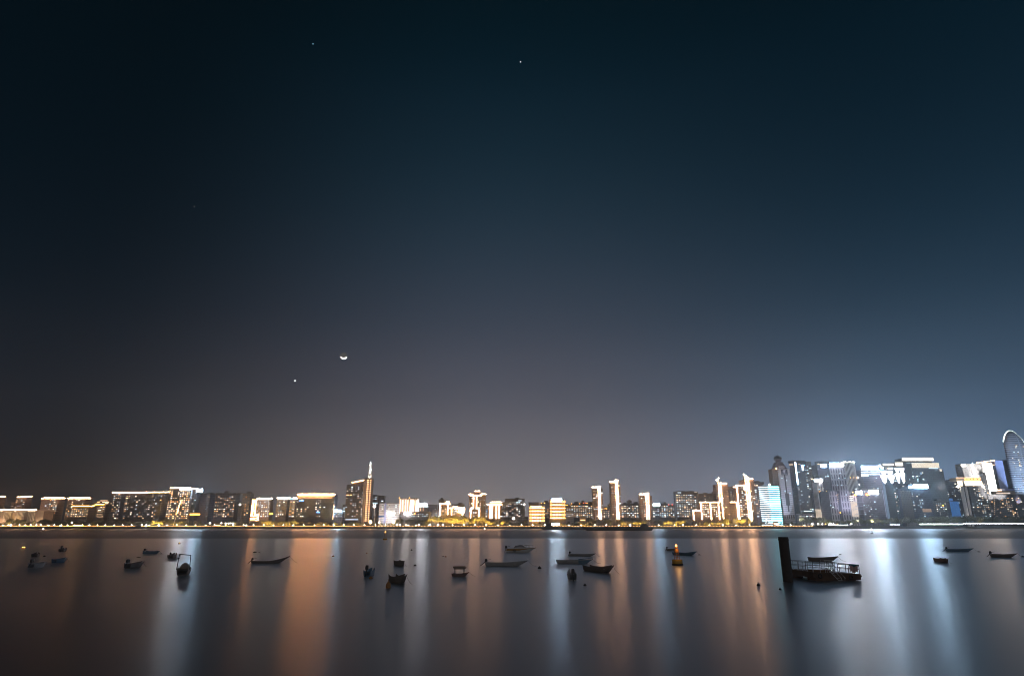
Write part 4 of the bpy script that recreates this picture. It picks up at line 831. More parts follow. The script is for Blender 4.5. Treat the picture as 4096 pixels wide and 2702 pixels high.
# --- amber lights on the edge of the embankment
def prom_mesh(): return MB().box(-.22, .22, -.2, .2, 0, .62).mesh('promenade_light', 'promenade')
pm = prom_mesh(); n = 0; px = 1484.0
while px < 3256 and n < 300:
    X, _ = at(px, 2103, BANK + .5)
    o = bpy.data.objects.new('promenade_light', pm); col.objects.link(o); o.location = (X, BANK + .5, G + .005); n += 1
    tag(o, 'tiny amber light in the even row along the embankment edge east of the spired tower', 'light', 'amber lights along the embankment edge')
    px += 5.93
b = MB(); px = -30.0
while px < 1482:
    if not (541 < px < 563 or 845 < px < 850):
        X, _ = at(px, 2103, BANK + .5); b.box(X - .2, X + .2, BANK + .3, BANK + .7, G + .005, G + .55)
    px += 3.9
tag(b.build('promenade_lights', 'promenade'), 'close row of tiny amber lights along the embankment west of the spired tower', 'light', None, 'stuff')
# a stone parapet runs under the amber lights
structure(MB().box(-1100, 690, BANK + .75, BANK + 1.05, G, G + 1.0).build('parapet', 'bank_stone'))
# --- promenade lamps
lampbase = {}
LP = [12, 33, 43, 78, 101, 123, 146, 164, 194, 217, 245, 270, 298, 329, 357, 390, 421, 457, 491, 527, 568, 597, 635, 669, 707, 744, 782, 822, 858, 902, 933, 975, 1014, 1055, 1094, 1133, 1173, 1215, 1258, 1295, 1334, 1375, 1415, 1458, 1502, 1543, 1588, 1600, 1624, 1632, 1665, 1676, 1716, 1720, 1753, 1771, 1810, 1855, 1900, 1945, 1992, 2038, 2086, 2131, 2180, 2276, 2325, 2425, 2475, 2521, 2577, 2635, 2698, 2732, 2785, 2838, 2892, 2945, 2998, 3052, 3108, 3163, 3217]
post = MB().lathe([(.16, 0), (.1, .3), (.07, 3.9), (.1, 4.0)], k=8).mesh('post', 'darkgrey')
def street_lamp(px, py, Y, rad, mt, label, group='white lamps along the promenade'):
    X, z = at(px, py, Y); z = max(z, G + 1.5)
    t = thing('street_lamp', label, 'street lamp', (X, Y, G), 0, group)
    o = bpy.data.objects.new('post', post); col.objects.link(o); o.parent = t; o.scale = (1, 1, (z - G - rad * .9) / 4)
    lamp_ball(t, 'lamp_globe', (0, 0, z - G), rad, mt)
for px in LP:
    y = 2098 + rt.uniform(-.8, 1.2); Y = BANK + 2.2
    street_lamp(px, y, Y, .62 if px not in (43, 635, 1753, 1771) else 1.0, 'lamp_white', 'white globe lamp on the promenade before the ' + near_phrase(px))
street_lamp(287, 2089, 1212, 1.0, 'lamp_white', 'tall warm lamp among the trees before the gold-lined low block', 'park lamps among the bank trees')
street_lamp(840, 2091, 1212, .8, 'lamp_white', 'tall warm lamp before the dark navy block', 'park lamps among the bank trees')
street_lamp(1517, 2087, 1212, 1.0, 'lamp_white', 'tall white lamp just east of the blazing star lamp', 'park lamps among the bank trees')
street_lamp(1481.5, 2086.5, 1210, 2.3, 'lamp_warm', 'blazing orange-white star lamp at the foot of the spired tower', 'two blazing star lamps')
street_lamp(1573.5, 2085.5, 1210, 2.0, 'lamp_warm', 'blazing orange-white star lamp before the pale banded office block', 'two blazing star lamps')
street_lamp(584, 2103.5, BANK + 1.5, 1.3, 'lamp_big', 'glaring cold white lamp at the water edge below the very wide block', 'glaring cold white lamps on the bank')
street_lamp(242, 2102.5, BANK + 1.5, .8, 'lamp_white', 'cold white lamp cluster at the water edge below the twin double-eave towers', 'glaring cold white lamps on the bank')
for px in (2380, 2521, 1335, 985): street_lamp(px, 2099, BANK + 2, .85, 'lamp_big' if px == 2521 else 'lamp_white', 'larger white lamp at the promenade edge before the ' + near_phrase(px), 'larger lamps at the promenade edge')
street_lamp(3321, 2094, BANK + 8, 1.5, 'lamp_big', 'glaring white lamp at the ferry landing before the huge grid slab tower', 'lamps at the ferry landing')
for px, rad, mt in ((3249, 1.0, 'lamp_white'), (3272, .7, 'lamp_white'), (3290, .7, 'lamp_white'), (3302, .7, 'amber'), (3334, .7, 'lamp_white'), (3349, .6, 'amber'), (3405, .9, 'lamp_white')):
    street_lamp(px, 2094, BANK + 8, rad, mt, ('small amber lamp' if mt == 'amber' else 'small white lamp') + ' at the ferry landing before the ' + near_phrase(px), 'lamps at the ferry landing')
for px, yy, mt in ((886, 2090, 'lamp_white'), (902, 2091, 'lamp_big'), (914, 2091, 'lamp_white'), (922, 2091, 'cool'), (931, 2093, 'cool')):
    street_lamp(px, yy, 1209, .75, mt, 'cold plaza lamp in the cluster before the broad dark uneven block', 'cluster of plaza lamps')
def pavilion(px0, px1, py, mt, label):
    X0, z = at(px0, py, 1208); X1, _ = at(px1, py, 1208); t = thing('riverside_kiosk', label, 'kiosk', ((X0 + X1) / 2, 1208, G)); hw = (X1 - X0) / 2; h = max(2.4, z - G)
    MB().box(-hw, hw, 0, 5, 0, h).build('wall', 'conc', t); MB().box(-hw - .5, hw + .5, -.6, 5.5, h + .002, h + .35).build('roof', 'roofing', t)
    MB().box(-hw * .9, hw * .9, -.12, -.01, h * .4, h * .85).build('lit_front', mt, t)
pavilion(861, 882, 2097, 'orange_lo', 'low kiosk with an orange lit front before the broad dark uneven block')
pavilion(3094, 3113, 2087, 'orange_lo', 'low kiosk with an orange lit front at the foot of the striped cyan hotel')
pavilion(292, 333, 2103, 'gold', 'low terrace with a gold lit front at the water edge before the gold-lined low block')
# tall light mast strung with lamps before the warm window block
X, z = at(724, 2000, 1208); mast = thing('light_mast', 'tall thin mast strung with sparkling warm lamps before the warm window block', 'light mast', (X - 8, 1208, G))
mp_ = MB().tube((0, 0, 0), (4, 0, 22), .45, .3, 8).tube((4, 0, 22), (8, 0, z - G), .3, .12, 8).build('mast', 'white_paint', mast)
for i in range(46):
    t = i / 45; lamp_ball(mp_, 'lamp', (4 + 4 * t + rt.uniform(-1, 1) * (1.2 - .6 * t), -.6, 22 + (z - G - 22) * t), rt.uniform(.28, .5), 'lamp_gold')
# --- white LED line along the riverside road to the east, and the lower quay
def led(xa, ya, xb, yb, mt, label, th=.45):
    a, za = at(xa, ya, BANK + 1.4); b_, zb = at(xb, yb, BANK + 1.4); z0 = max(G + .8, (za + zb) / 2)
    t = thing('lit_railing', label, 'railing', ((a + b_) / 2, BANK + 1.4, G), 0, 'lit railings along the east embankment')
    hw = (b_ - a) / 2; MB().box(-hw, hw, -.15, .15, z0 - G - th / 2, z0 - G + th / 2).build('light_strip', mt, t)
    p = MB(); k = max(3, int(hw / 3))
    for i in range(k): u = -hw + .2 + (2 * hw - .4) * i / (k - 1); p.box(u - .05, u + .05, -.05, .05, 0, z0 - G - th / 2)
    p.build('posts', 'darkgrey', t)
led(3680, 2095, 3851, 2094.5, 'led_hi', 'thick white lit railing before the blue-white sign dark block', .8)
led(3853, 2093, 4110, 2092, 'led_line', 'thin white lit railing running out to the east before the long dark east block', .5)
led(3314, 2099.5, 3390, 2098, 'led_line', 'short white lit railing at the ferry landing', .45)
led(3560, 2097, 3600, 2097, 'led_line', 'very short white lit railing before the icicle-lit tower', .35)
structure(MB().box(800, 1500, BANK - 9, BANK - 3.002, -2, 1.1).build('lower_quay', 'pale_stone'))
# --- small light beacons and barges near the far bank
def barge(xa, xb, yw, h, label, house):
    P0, P1 = water(xa, yw), water(xb, yw); Y = min((P0.y + P1.y) / 2, BANK - 40); k = Y / ((P0.y + P1.y) / 2); L_ = (P1 - P0).length * k
    t = thing('barge', label, 'barge', ((P0.x + P1.x) / 2 * k, Y, 0)); hl = L_ / 2
    b = MB().prism([(-hl + 6, -1), (hl - 4, -1), (hl, h * .9), (hl - 2, h), (-hl + 4, h * .85), (-hl, h)], -5, 5); b.build('hull', 'barge_black', t)
    MB().box(-hl + 14, hl - 20, -4, 4, h * .9, h + .8).build('hold_cover', 'barge_black', t)
    x = -hl + 12 if house < 0 else hl - 12
    hs = MB().box(x - 5, x + 5, -3.4, 3.4, h * .86, h + 2.4).box(x - 3, x + 3, -3, 3, h + 2.402, h + 4.2).build('wheelhouse', 'barge_black', t)
    MB().box(x - 2.6, x + 2.6, -3.06, -3.002, h + 2.9, h + 3.8).build('window', 'pane', hs)
    MB().tube((x, 0, h + 4.2), (x, 0, h + 8), .1, .06).build('mast', 'darkgrey', t)
    return t
b1 = barge(2160, 2345, 2118, 4.0, 'dark moored barge with a glaring white work light before the taller golden block', -1)
hl_ = b1.location
X, z = at(2222, 2095, hl_.y); MB().tube((X - hl_.x, 0, 4), (X - hl_.x, 0, z - .5), .15, .1).build('lamp_post', 'darkgrey', b1)
wl = MB().box(X - hl_.x - 5, X - hl_.x + 5, -1.2, .3, z - 1.6, z + 1.6).build('work_light', 'work_white', b1)
barge(2331, 2614, 2121, 4.6, 'longest dark moored barge lying before the double-lined towers', 1)
def beacon(px, pyw, pyl, Y, mt, rad, label, body='float_dark'):
    w = water(px, pyw); s = 1
    if Y: s = Y / w.y
    p = w * s; X, z = at(px, pyl, p.y)
    t = thing('light_buoy', label, 'buoy', (p.x, p.y, 0), 0, 'light buoys on the river')
    r = max(.5, (z) * .3)
    MB().lathe([(r * .9, -.3), (r, 0), (r, r * .5), (r * .8, r * .62)], k=14).build('float', body, t)
    c = MB()
    for k in range(4):
        q = k * math.pi / 2 + .6; c.tube((r * .7 * math.cos(q), r * .7 * math.sin(q), r * .6), (r * .22 * math.cos(q), r * .22 * math.sin(q), z - .15), .06, .05, 5)
    c.build('cage', body, t); lamp_ball(t, 'lantern', (0, 0, z), rad, mt)
    return t
beacon(3488, 2134, 2115.5, None, 'lamp_white', .45, 'small dark buoy with a white lantern before the twin orange-white sign block')
beacon(1540, 2158, 2126, None, 'lamp_buoy', .34, 'brown buoy with a bright amber lantern below the spired tower', 'buoy_yellow')
beacon(172, 2119, 2114, None, 'lamp_white', .5, 'small white-lit buoy close under the far bank by the cream hall')
beacon(1939, 2118, 2113, None, 'lamp_white', .5, 'small white-lit buoy close under the far bank by the bottle-lined tower')
beacon(1914, 2118, 2108, None, 'red', .25, 'thin unlit-looking pole buoy beside the white-lit one by the bottle-lined tower')
beacon(717, 2174, 2169, None, 'lamp_buoy', .2, 'small float with an amber lantern above the two dark boats')
fl = thing('light_float', 'low float carrying two small amber lamps near the west edge', 'buoy', tuple(water(94, 2192)), 0, 'light buoys on the river')
MB().lathe([(.5, -.2), (.6, 0), (.6, .2), (.4, .3)], k=12).build('float', 'float_dark', fl)
for s in (-.28, .28): lamp_ball(fl, 'lantern', (s, -.1, .42), .17, 'amber_hi')


# ------------------------------------------------------------------ river craft
def hull_mb(L, B, H, bow, stern, rake, tip=.12, thick=.05, draft=.18, n=14):
    """open boat, bow towards +x; keel at -draft, waterline at 0"""
    b = MB(); rings = []
    for i in range(n + 1):
        s = i / n
        wid = B / 2 * (min(1, .80 + .35 * s) if s < .5 else 1 - (1 - tip) * ((s - .5) / .5) ** 2.2)
        sheer = H + bow * max(0, (s - .45) / .55) ** 2 + stern * max(0, (.25 - s) / .25) ** 2
        keel = -draft + (bow * .55 + H * .7) * max(0, (s - .72) / .28) ** 2
        x = -L / 2 + L * s; xr = rake * max(0, (s - .6) / .4) ** 1.5; xs = -rake * .25 * max(0, (.2 - s) / .2)
        P = []
        for (fy, fz, k) in ((0, 0, 0), (.62, .04, .1), (.86, .3, .4), (.96, .65, .75), (1, 1, 1)):
            P.append((x + (xr + xs) * k, wid * fy, keel + (sheer - keel) * fz))
        gi = (P[-1][0], max(.02, wid - thick), P[-1][2]); fi = (x + (xr + xs) * .3, max(.01, wid * .78 - thick), keel + (sheer - keel) * .28); ci = (x + xr * .3, 0, keel + (sheer - keel) * .26)
        half = P + [gi, fi, ci]; rings.append(half)
    m = len(rings[0])
    for sgn in (1, -1):
        off = len(b.v)
        for r in rings:
            for (x, y, z) in r: b.v.append((x, y * sgn, z))
        for i in range(n):
            for j in range(m - 1):
                q = (off + i * m + j, off + (i + 1) * m + j, off + (i + 1) * m + j + 1, off + i * m + j + 1)
                b.f.append(q if sgn > 0 else q[::-1])
        for i in (0, n):
            q = tuple(off + i * m + j for j in range(m)); b.f.append(q if (sgn > 0) == (i == 0) else q[::-1])
    return b
def motor(parent, x, z, s=1.0, tilt=.5, tail=0):
    m = MB().box(x - .30 * s, x + .12 * s, -.17 * s, .17 * s, z + .12 * s, z + .5 * s).box(x - .24 * s, x + .06 * s, -.14 * s, .14 * s, z + .502 * s, z + .6 * s)
    o = m.build('outboard_motor', 'motor_black', parent)
    MB().tube((x - .1 * s, 0, z + .2 * s), (x - .1 * s - math.sin(tilt) * (1.15 * s + tail), 0, z + .2 * s - math.cos(tilt) * 1.0 * s + tail * .1), .08 * s, .05 * s, 6).build('drive_shaft', 'motor_black', o)
    MB().tube((x + .1 * s, .03, z + .4 * s), (x + .7 * s, .1, z + .5 * s), .03 * s, .025 * s, 5).build('tiller', 'motor_black', o)
    return o
def rope(parent, a, b, r=.018):
    a, b = Vector(a), Vector(b); pts = [a.lerp(b, t / 6) + Vector((0, 0, -.25 * math.sin(math.pi * t / 6))) for t in range(7)]
    MB().path(pts, r, 4).build('mooring_rope', 'rope', parent)
def boat(label, p0, p1, B=1.6, H=.48, bow=.5, stern=.06, rake=.6, mat='boat_wood', mtr=1, seats=2, L=None, heading=None, ropeon=1, tail=0, name='sampan', tip=.26, s=1.0):
    """p0 stern, p1 bow as waterline pixels, or p0 centre with heading in degrees and L"""
    if heading is None:
        a, b = water(*p0), water(*p1); c = (a + b) / 2; d = b - a; L = d.length; hd = math.atan2(d.y, d.x); L -= rake * .6
    else:
        c = water(*p0); hd = math.atan2(c.y, c.x) + math.radians(heading)   # heading 0 points straight away from the near bank's viewpoint
    t = thing(name, label, 'boat', tuple(c), hd, 'small boats moored on the river')
    hull_mb(L, B, H, bow, stern, rake, tip).build('hull', mat, t)
    for k in range(seats):
        x = -L / 2 + L * (.28 + .3 * k); w = B / 2 * .9
        MB().box(x - .13, x + .13, -w, w, H * .72, H * .72 + .05).build('thwart', 'boat_in', t)
    if mtr: motor(t, -L / 2 - .02, H + stern - .05, s, .6, tail)
    if ropeon: rope(t, (L / 2 + rake * .9, 0, H + bow - .1), (L / 2 + rake + 1.6, .2, 0.0))
    return t, L
boat('upswept dark sampan lying broadside under the small dark drifting debris, motor at its stern', (1003, 2251), (1142, 2250), 1.5, .42, 1.05, .12, 1.3, 'boat_wood', 1, 3, tail=.5)
boat('long grey sampan with a raised outboard and long drive shaft, below the speedboat', (1940, 2262), (2098, 2263), 1.6, .68, .45, .05, 1.1, 'boat_grey', 1, 3, tail=.7, s=1.15)
t17, L17 = boat('long pale grey sampan with a dark blue bow section, near the end-on motor boat', (2224, 2251), (2362, 2252), 1.7, .66, .25, .1, .9, 'boat_grey', 0, 3)
MB().box(L17 * .16, L17 * .16 + .08, -.75, .75, .5, .82).path([(L17 * .17, -.78, .8), (L17 * .45, -.35, 1.0), (L17 / 2 + .8, 0, 1.15)], .05).path([(L17 * .17, .78, .8), (L17 * .45, .35, 1.0), (L17 / 2 + .8, 0, 1.15)], .05).build('bow_rail', 'boat_blue', t17)
MB().prism([(L17 * .17, .02), (L17 * .44, .02), (L17 * .5 + .4, .72), (L17 * .17, .66)], -.86, -.80).build('bow_panel', 'boat_blue', t17)
boat('faint pale sampan lying just behind the blue-bowed one', (2278, 2221), (2376, 2224), 1.5, .52, .3, .05, .8, 'boat_grey', 1, 2)
boat('heavy dark boat with a tall raked bow, east of the end-on motor boat', (2345, 2279), (2446, 2291), 2.0, .80, .55, .15, .8, 'boat_wood', 0, 3, ropeon=1)
boat('sampan seen end-on with an upright outboard on its stern', (2288, 2316), None, 1.45, .85, .5, .05, .6, 'boat_grey', 1, 2, L=4.2, heading=4, s=1.35, ropeon=0)
boat('short dark sampan partly hidden behind the large yellow buoy', (2668, 2201), (2704, 2202), 1.5, .6, .3, .05, .6, 'boat_wood', 1, 2, ropeon=0)
boat('dark sampan with a pointed bow behind and east of the large yellow buoy', (2694, 2217), (2780, 2221), 1.6, .66, .5, .05, 1.0, 'boat_blue', 0, 2)
boat('dark sampan floating behind the rusty pontoon', (3234, 2242), (3345, 2243), 1.7, .75, .32, .15, .7, 'boat_wood', 0, 3)
boat('short brown boat alone west of the two long eastern sampans', (3748, 2244), (3790, 2250), 1.7, .75, .25, .1, .4, 'boat_brown', 0, 1)
boat('long dark sampan with a raised outboard, the farther of the two long eastern ones', (3786, 2204), (3888, 2205), 1.6, .72, .3, .0, .8, 'boat_blue', 1, 3, tail=.7, s=1.1)
boat('long dark sampan nearest the east edge, outboard raised at its stern', (3962, 2226), (4062, 2229), 1.7, .75, .35, .0, .9, 'boat_wood', 1, 3, tail=.3, s=1.2)
boat('blue-grey sampan lying broadside near the amber lantern float', (576, 2213), (632, 2214), 1.5, .72, .15, .1, .5, 'boat_blue', 1, 2, ropeon=1)
boat('small dark boat east of the blue-grey sampan, turned three-quarters away', (689, 2231), None, 1.7, .85, .4, .1, .5, 'boat_wood', 1, 2, L=3.0, heading=-18, s=.9)
boat('dark boat pointing up the river, west of the arch-framed boat', (535, 2270), None, 1.8, .85, .3, .15, .7, 'boat_wood', 1, 2, L=3.4, heading=-38, s=1.2)
boat('nearly black end-on boat, highest of the four at the west edge', (250, 2205), None, 1.9, .8, .4, .1, .5, 'boat_wood', 1, 1, L=4, heading=-10, s=1.5)
boat('dark blue boat second from the west edge pair, below the highest one', (237, 2249), None, 1.7, .75, .3, .1, .5, 'boat_blue', 0, 2, L=2.8, heading=-40)
boat('small black rounded boat below the twin amber float', (141, 2226), None, 1.7, .75, .35, .1, .4, 'boat_wood', 0, 1, L=3.0, heading=-10)
boat('black boat with a long pale bow, lowest of the four at the west edge', (147, 2269), None, 1.7, .8, .2, .15, .7, 'boat_grey', 1, 2, L=3.0, heading=-35, s=1.2)
tA, LA = boat('dark end-on boat with an arched frame and a dome of canvas', (734, 2296), None, 2.1, .95, .3, .15, .5, 'boat_wood', 0, 1, L=4.6, heading=-6, ropeon=0)
MB().path([(-1.4, -.95, .8), (-1.4, -.85, 3.1), (-1.4, .85, 3.25), (-1.4, .98, .8)], .05, 6).build('arch_frame', 'darkgrey', tA)
MB().lathe([(.8, .9), (.72, 1.3), (.5, 1.65), (.2, 1.85), (.02, 1.9)], (-.3, -.1, 0), 14).build('canopy', 'canvas', tA, True)
boat('dark blurred boat with a blue stern west of the orange mooring float', (1478, 2303), None, 1.45, .9, .3, .15, .5, 'boat_blue', 1, 2, L=3.4, heading=-14, s=1.3)
boat('dark boat with a rounded bow, above the boat beside the orange float', (1598, 2261), None, 1.6, .95, .1, .1, .4, 'boat_wood', 0, 2, L=3.2, heading=-158)
boat('largest dark boat of its cluster with a sharp lifted bow, beside the orange float', (1592, 2329), None, 1.55, .85, .5, .25, .6, 'boat_wood', 0, 2, L=3.4, heading=-152)
tC, LC = boat('small brown boat under a flat raised canopy, alone mid river', (1838, 2303), None, 1.3, .38, .3, .08, .5, 'boat_brown', 0, 1, L=2.2, heading=-100)
MB().prism([(-1.05, 1.5), (-.8, 1.08), (.85, 1.1), (1.05, 1.3), (.75, 1.52)], -.6, .6).build('canopy', 'canvas', tC)
cp = MB()
for x in (-.7, .75):
    for y in (-.5, .5): cp.tube((x, y, .3), (x, y, 1.12), .035)
cp.build('canopy_poles', 'darkgrey', tC)
# --- speedboat
def speedboat():
    a, b = water(2020, 2207), water(2136, 2207); c = (a + b) / 2; d = b - a; L = d.length; hd = math.atan2(d.y, d.x)
    t = thing('speedboat', 'white speedboat with an ochre stripe, windscreen and bow rail', 'boat', tuple(c), hd, 'small boats moored on the river')
    L -= 1.0
    h = hull_mb(L, 2.3, 1.05, .35, .0, 1.2, .06).build('hull', 'white_paint', t)
    n = 14; st = MB()
    for sgn in (1, -1):
        q = len(st.v)
        for i in range(n + 1):
            s = i / n; w = 2.3 / 2 * (min(1, .80 + .35 * s) if s < .5 else 1 - .94 * ((s - .5) / .5) ** 2.2) + .02
            sh = 1.05 + .35 * max(0, (s - .45) / .55) ** 2; x = -L / 2 + L * s + 1.2 * max(0, (s - .6) / .4) ** 1.5
            lo = .48 + .12 * s + .62 * max(0, (s - .5) / .5)
            st.v += [(x - .1, sgn * (w * .985 + .01), min(lo, sh - .06)), (x, sgn * w, sh - .03)]
        for i in range(n): st.f.append((q + 2 * i, q + 2 * i + 2, q + 2 * i + 3, q + 2 * i + 1))
    st.build('stripe', 'ochre', t)
    dk = MB().prism([(-L / 2 + .6, 1.02), (L / 2 + .2, 1.2), (L / 2 - 1.6, 1.28), (.2, 1.32), (-1.6, 1.2)], -.85, .85).build('deck', 'white_paint', t)
    ws = MB(); ws.prism([(-1.7, 1.25), (1.9, 1.3), (.9, 1.95), (.1, 2.0), (-1.2, 1.75)], -.8, .8)
    cb = ws.build('windscreen', 'pane', t)
    fr = MB()
    for y in (-.82, .82):
        fr.path([(-1.7, y, 1.25), (-1.2, y, 1.75), (.1, y, 2.0), (.9, y, 1.95), (1.9, y, 1.3)], .045, 5).path([(-.1, y, 2.0), (.3, y, 1.3)], .04, 5).path([(.9, y, 1.95), (1.2, y, 1.3)], .04, 5)
    fr.build('frame', 'rail_rust', cb)
    rl = MB()
    for y in (-1, 1):
        pts = [(1.4, y * .75, 1.95), (2.6, y * .6, 2.0), (L / 2 + .3, y * .3, 2.05)]; rl.path(pts, .03, 5)
        for x in (2.0, 2.6, 3.1, L / 2 + .2): rl.tube((x, y * .55, 1.2), (x, y * .5, 2.02), .025, k=5)
    rl.build('bow_rail', 'rail_rust', t)
    motor(t, -L / 2 - .05, .95, 1.5, .25)
    f = MB(); k = 14
    for i in range(k):
        p, q = 2 * math.pi * i / k, 2 * math.pi * (i + 1) / k
        f.tube((-1.5 + .28 * math.cos(p), -1.28, .5 + .28 * math.sin(p)), (-1.5 + .28 * math.cos(q), -1.28, .5 + .28 * math.sin(q)), .09, .09, 6)
    f.build('tyre_fender', 'tyre', t)
    rope(t, (L / 2 + 1.1, 0, 1.2), (L / 2 + 1.3, .1, 0))
speedboat()
# --- large yellow navigation buoy
bw = water(2710, 2259); by = thing('navigation_buoy', 'large yellow drum buoy with a lattice tower and a glowing amber lantern', 'buoy', tuple(bw), .3, 'light buoys on the river')
MB().lathe([(1.05, -.4), (1.12, -.05), (1.12, .28)], k=28).build('base_ring', 'buoy_base', by)
MB().lathe([(1.02, .281), (1.06, .4), (1.04, 1.0), (.98, 1.1)], k=28).build('drum', 'buoy_yellow', by, True)
zl = at(2704, 2180, bw.y)[1]; bt_ = MB()
for k in range(4):
    q = math.pi / 4 + k * math.pi / 2; c_, s_ = math.cos(q), math.sin(q); bt_.tube((.55 * c_, .55 * s_, 1.1), (.26 * c_, .26 * s_, zl - .4), .045, .04, 6)
for i in range(4):
    z = 1.5 + i * .55; w = .55 - .29 * (z - 1.1) / (zl - 1.5)
    for k in range(4):
        q, q2 = math.pi / 4 + k * math.pi / 2, math.pi / 4 + (k + 1) * math.pi / 2; bt_.tube((w * math.cos(q), w * math.sin(q), z), (w * math.cos(q2), w * math.sin(q2), z), .03, k=5)
bt_.build('lattice_tower', 'float_orange', by)
MB().lathe([(.3, zl - .45), (.34, zl - .4), (.34, zl - .3), (.1, zl - .25)], k=14).lathe([(.28, zl - 1.4), (.45, zl - 1.3), (.45, zl - .8), (.28, zl - .7)], k=14).build('day_mark', 'float_orange', by)
lamp_ball(by, 'lantern', (0, 0, zl), .22, 'lamp_buoy')
light('buoy_glow', (bw.x, bw.y - 1.2, zl - .2), 70, (1, .5, .15), .1)
# --- mooring floats
def floatx(px, py, r, mat, label, tall=1.0):
    p = water(px, py); t = thing('mooring_float', label, 'float', tuple(p), rnd.uniform(0, 6), 'mooring floats on the river')
    MB().lathe([(r * .2, -r * .5), (r * .8, -r * .3), (r, r * .1 * tall), (r * .85, r * .6 * tall), (r * .3, r * .95 * tall), (r * .12, r * tall)], k=14).build('body', mat, t, True)
    MB().tube((0, 0, r * tall * .95), (0, 0, r * tall * 1.35), r * .12, k=6).build('ring_post', mat, t)
for q in ((1019, 2208, .55, 'float_dark', 'low dark float above the upswept sampan', .5), (1037, 2208.5, .25, 'float_dark', 'tiny dark float beside the low float above the upswept sampan', .7), (1333, 2225, .3, 'float_orange', 'small pale orange float below the orange-crowned massive block reflection', 1.1),
          (1467, 2213, .18, 'float_orange', 'tiny float below the spired tower', 1.6), (1487, 2213, .12, 'boat_blue', 'tiny blue float below the spired tower', 1.2), (1646, 2200, .28, 'float_dark', 'small dark float below the ribbed hotel', 1.3),
          (1773, 2224, .22, 'float_dark', 'small dark float of a close pair mid river', .6), (1783, 2226, .2, 'float_orange', 'small pale float of a close pair mid river', 1.2), (1660, 2262, .3, 'float_dark', 'small grey float next to the boat with a rounded bow', 1),
          (2158, 2273, .36, 'float_dark', 'dark float with a post between the grey sampan and the end-on motor boat', 1.1), (2340, 2341, .22, 'float_dark', 'small black float below the end-on motor boat', 1.2), (3034, 2342, .24, 'float_dark', 'small black float west of the leaning pile', 1.5),
          (3121, 2358, .17, 'float_dark', 'small black float at the foot of the leaning pile', 1.5), (1553, 2349, .36, 'float_orange', 'tall orange float beside the largest dark boat of its cluster', 2.2), (1483, 2313, .3, 'float_orange', 'orange float under the blue-sterned boat', 1.2),
          (177, 2225, .3, 'float_dark', 'dark float beside the small black rounded boat', .8), (714, 2233, .3, 'float_dark', 'dark float beside the small dark boat east of the blue-grey sampan', .6), (645, 2214, .3, 'boat_blue', 'dark float at the bow of the blue-grey sampan', .6),
          (2797, 2218, .3, 'float_dark', 'dark float at the bow of the pointed sampan by the yellow buoy', .6), (3361, 2217, .35, 'float_dark', 'dark float above the pontoon', .5), (3916, 2206, .4, 'float_dark', 'dark float at the bow of the farther eastern sampan', .5), (4092, 2226, .4, 'float_dark', 'dark float cut by the east edge', .6), (555, 2228, .5, 'float_dark', 'flat dark float below the blue-grey sampan', .25)):
    floatx(*q)
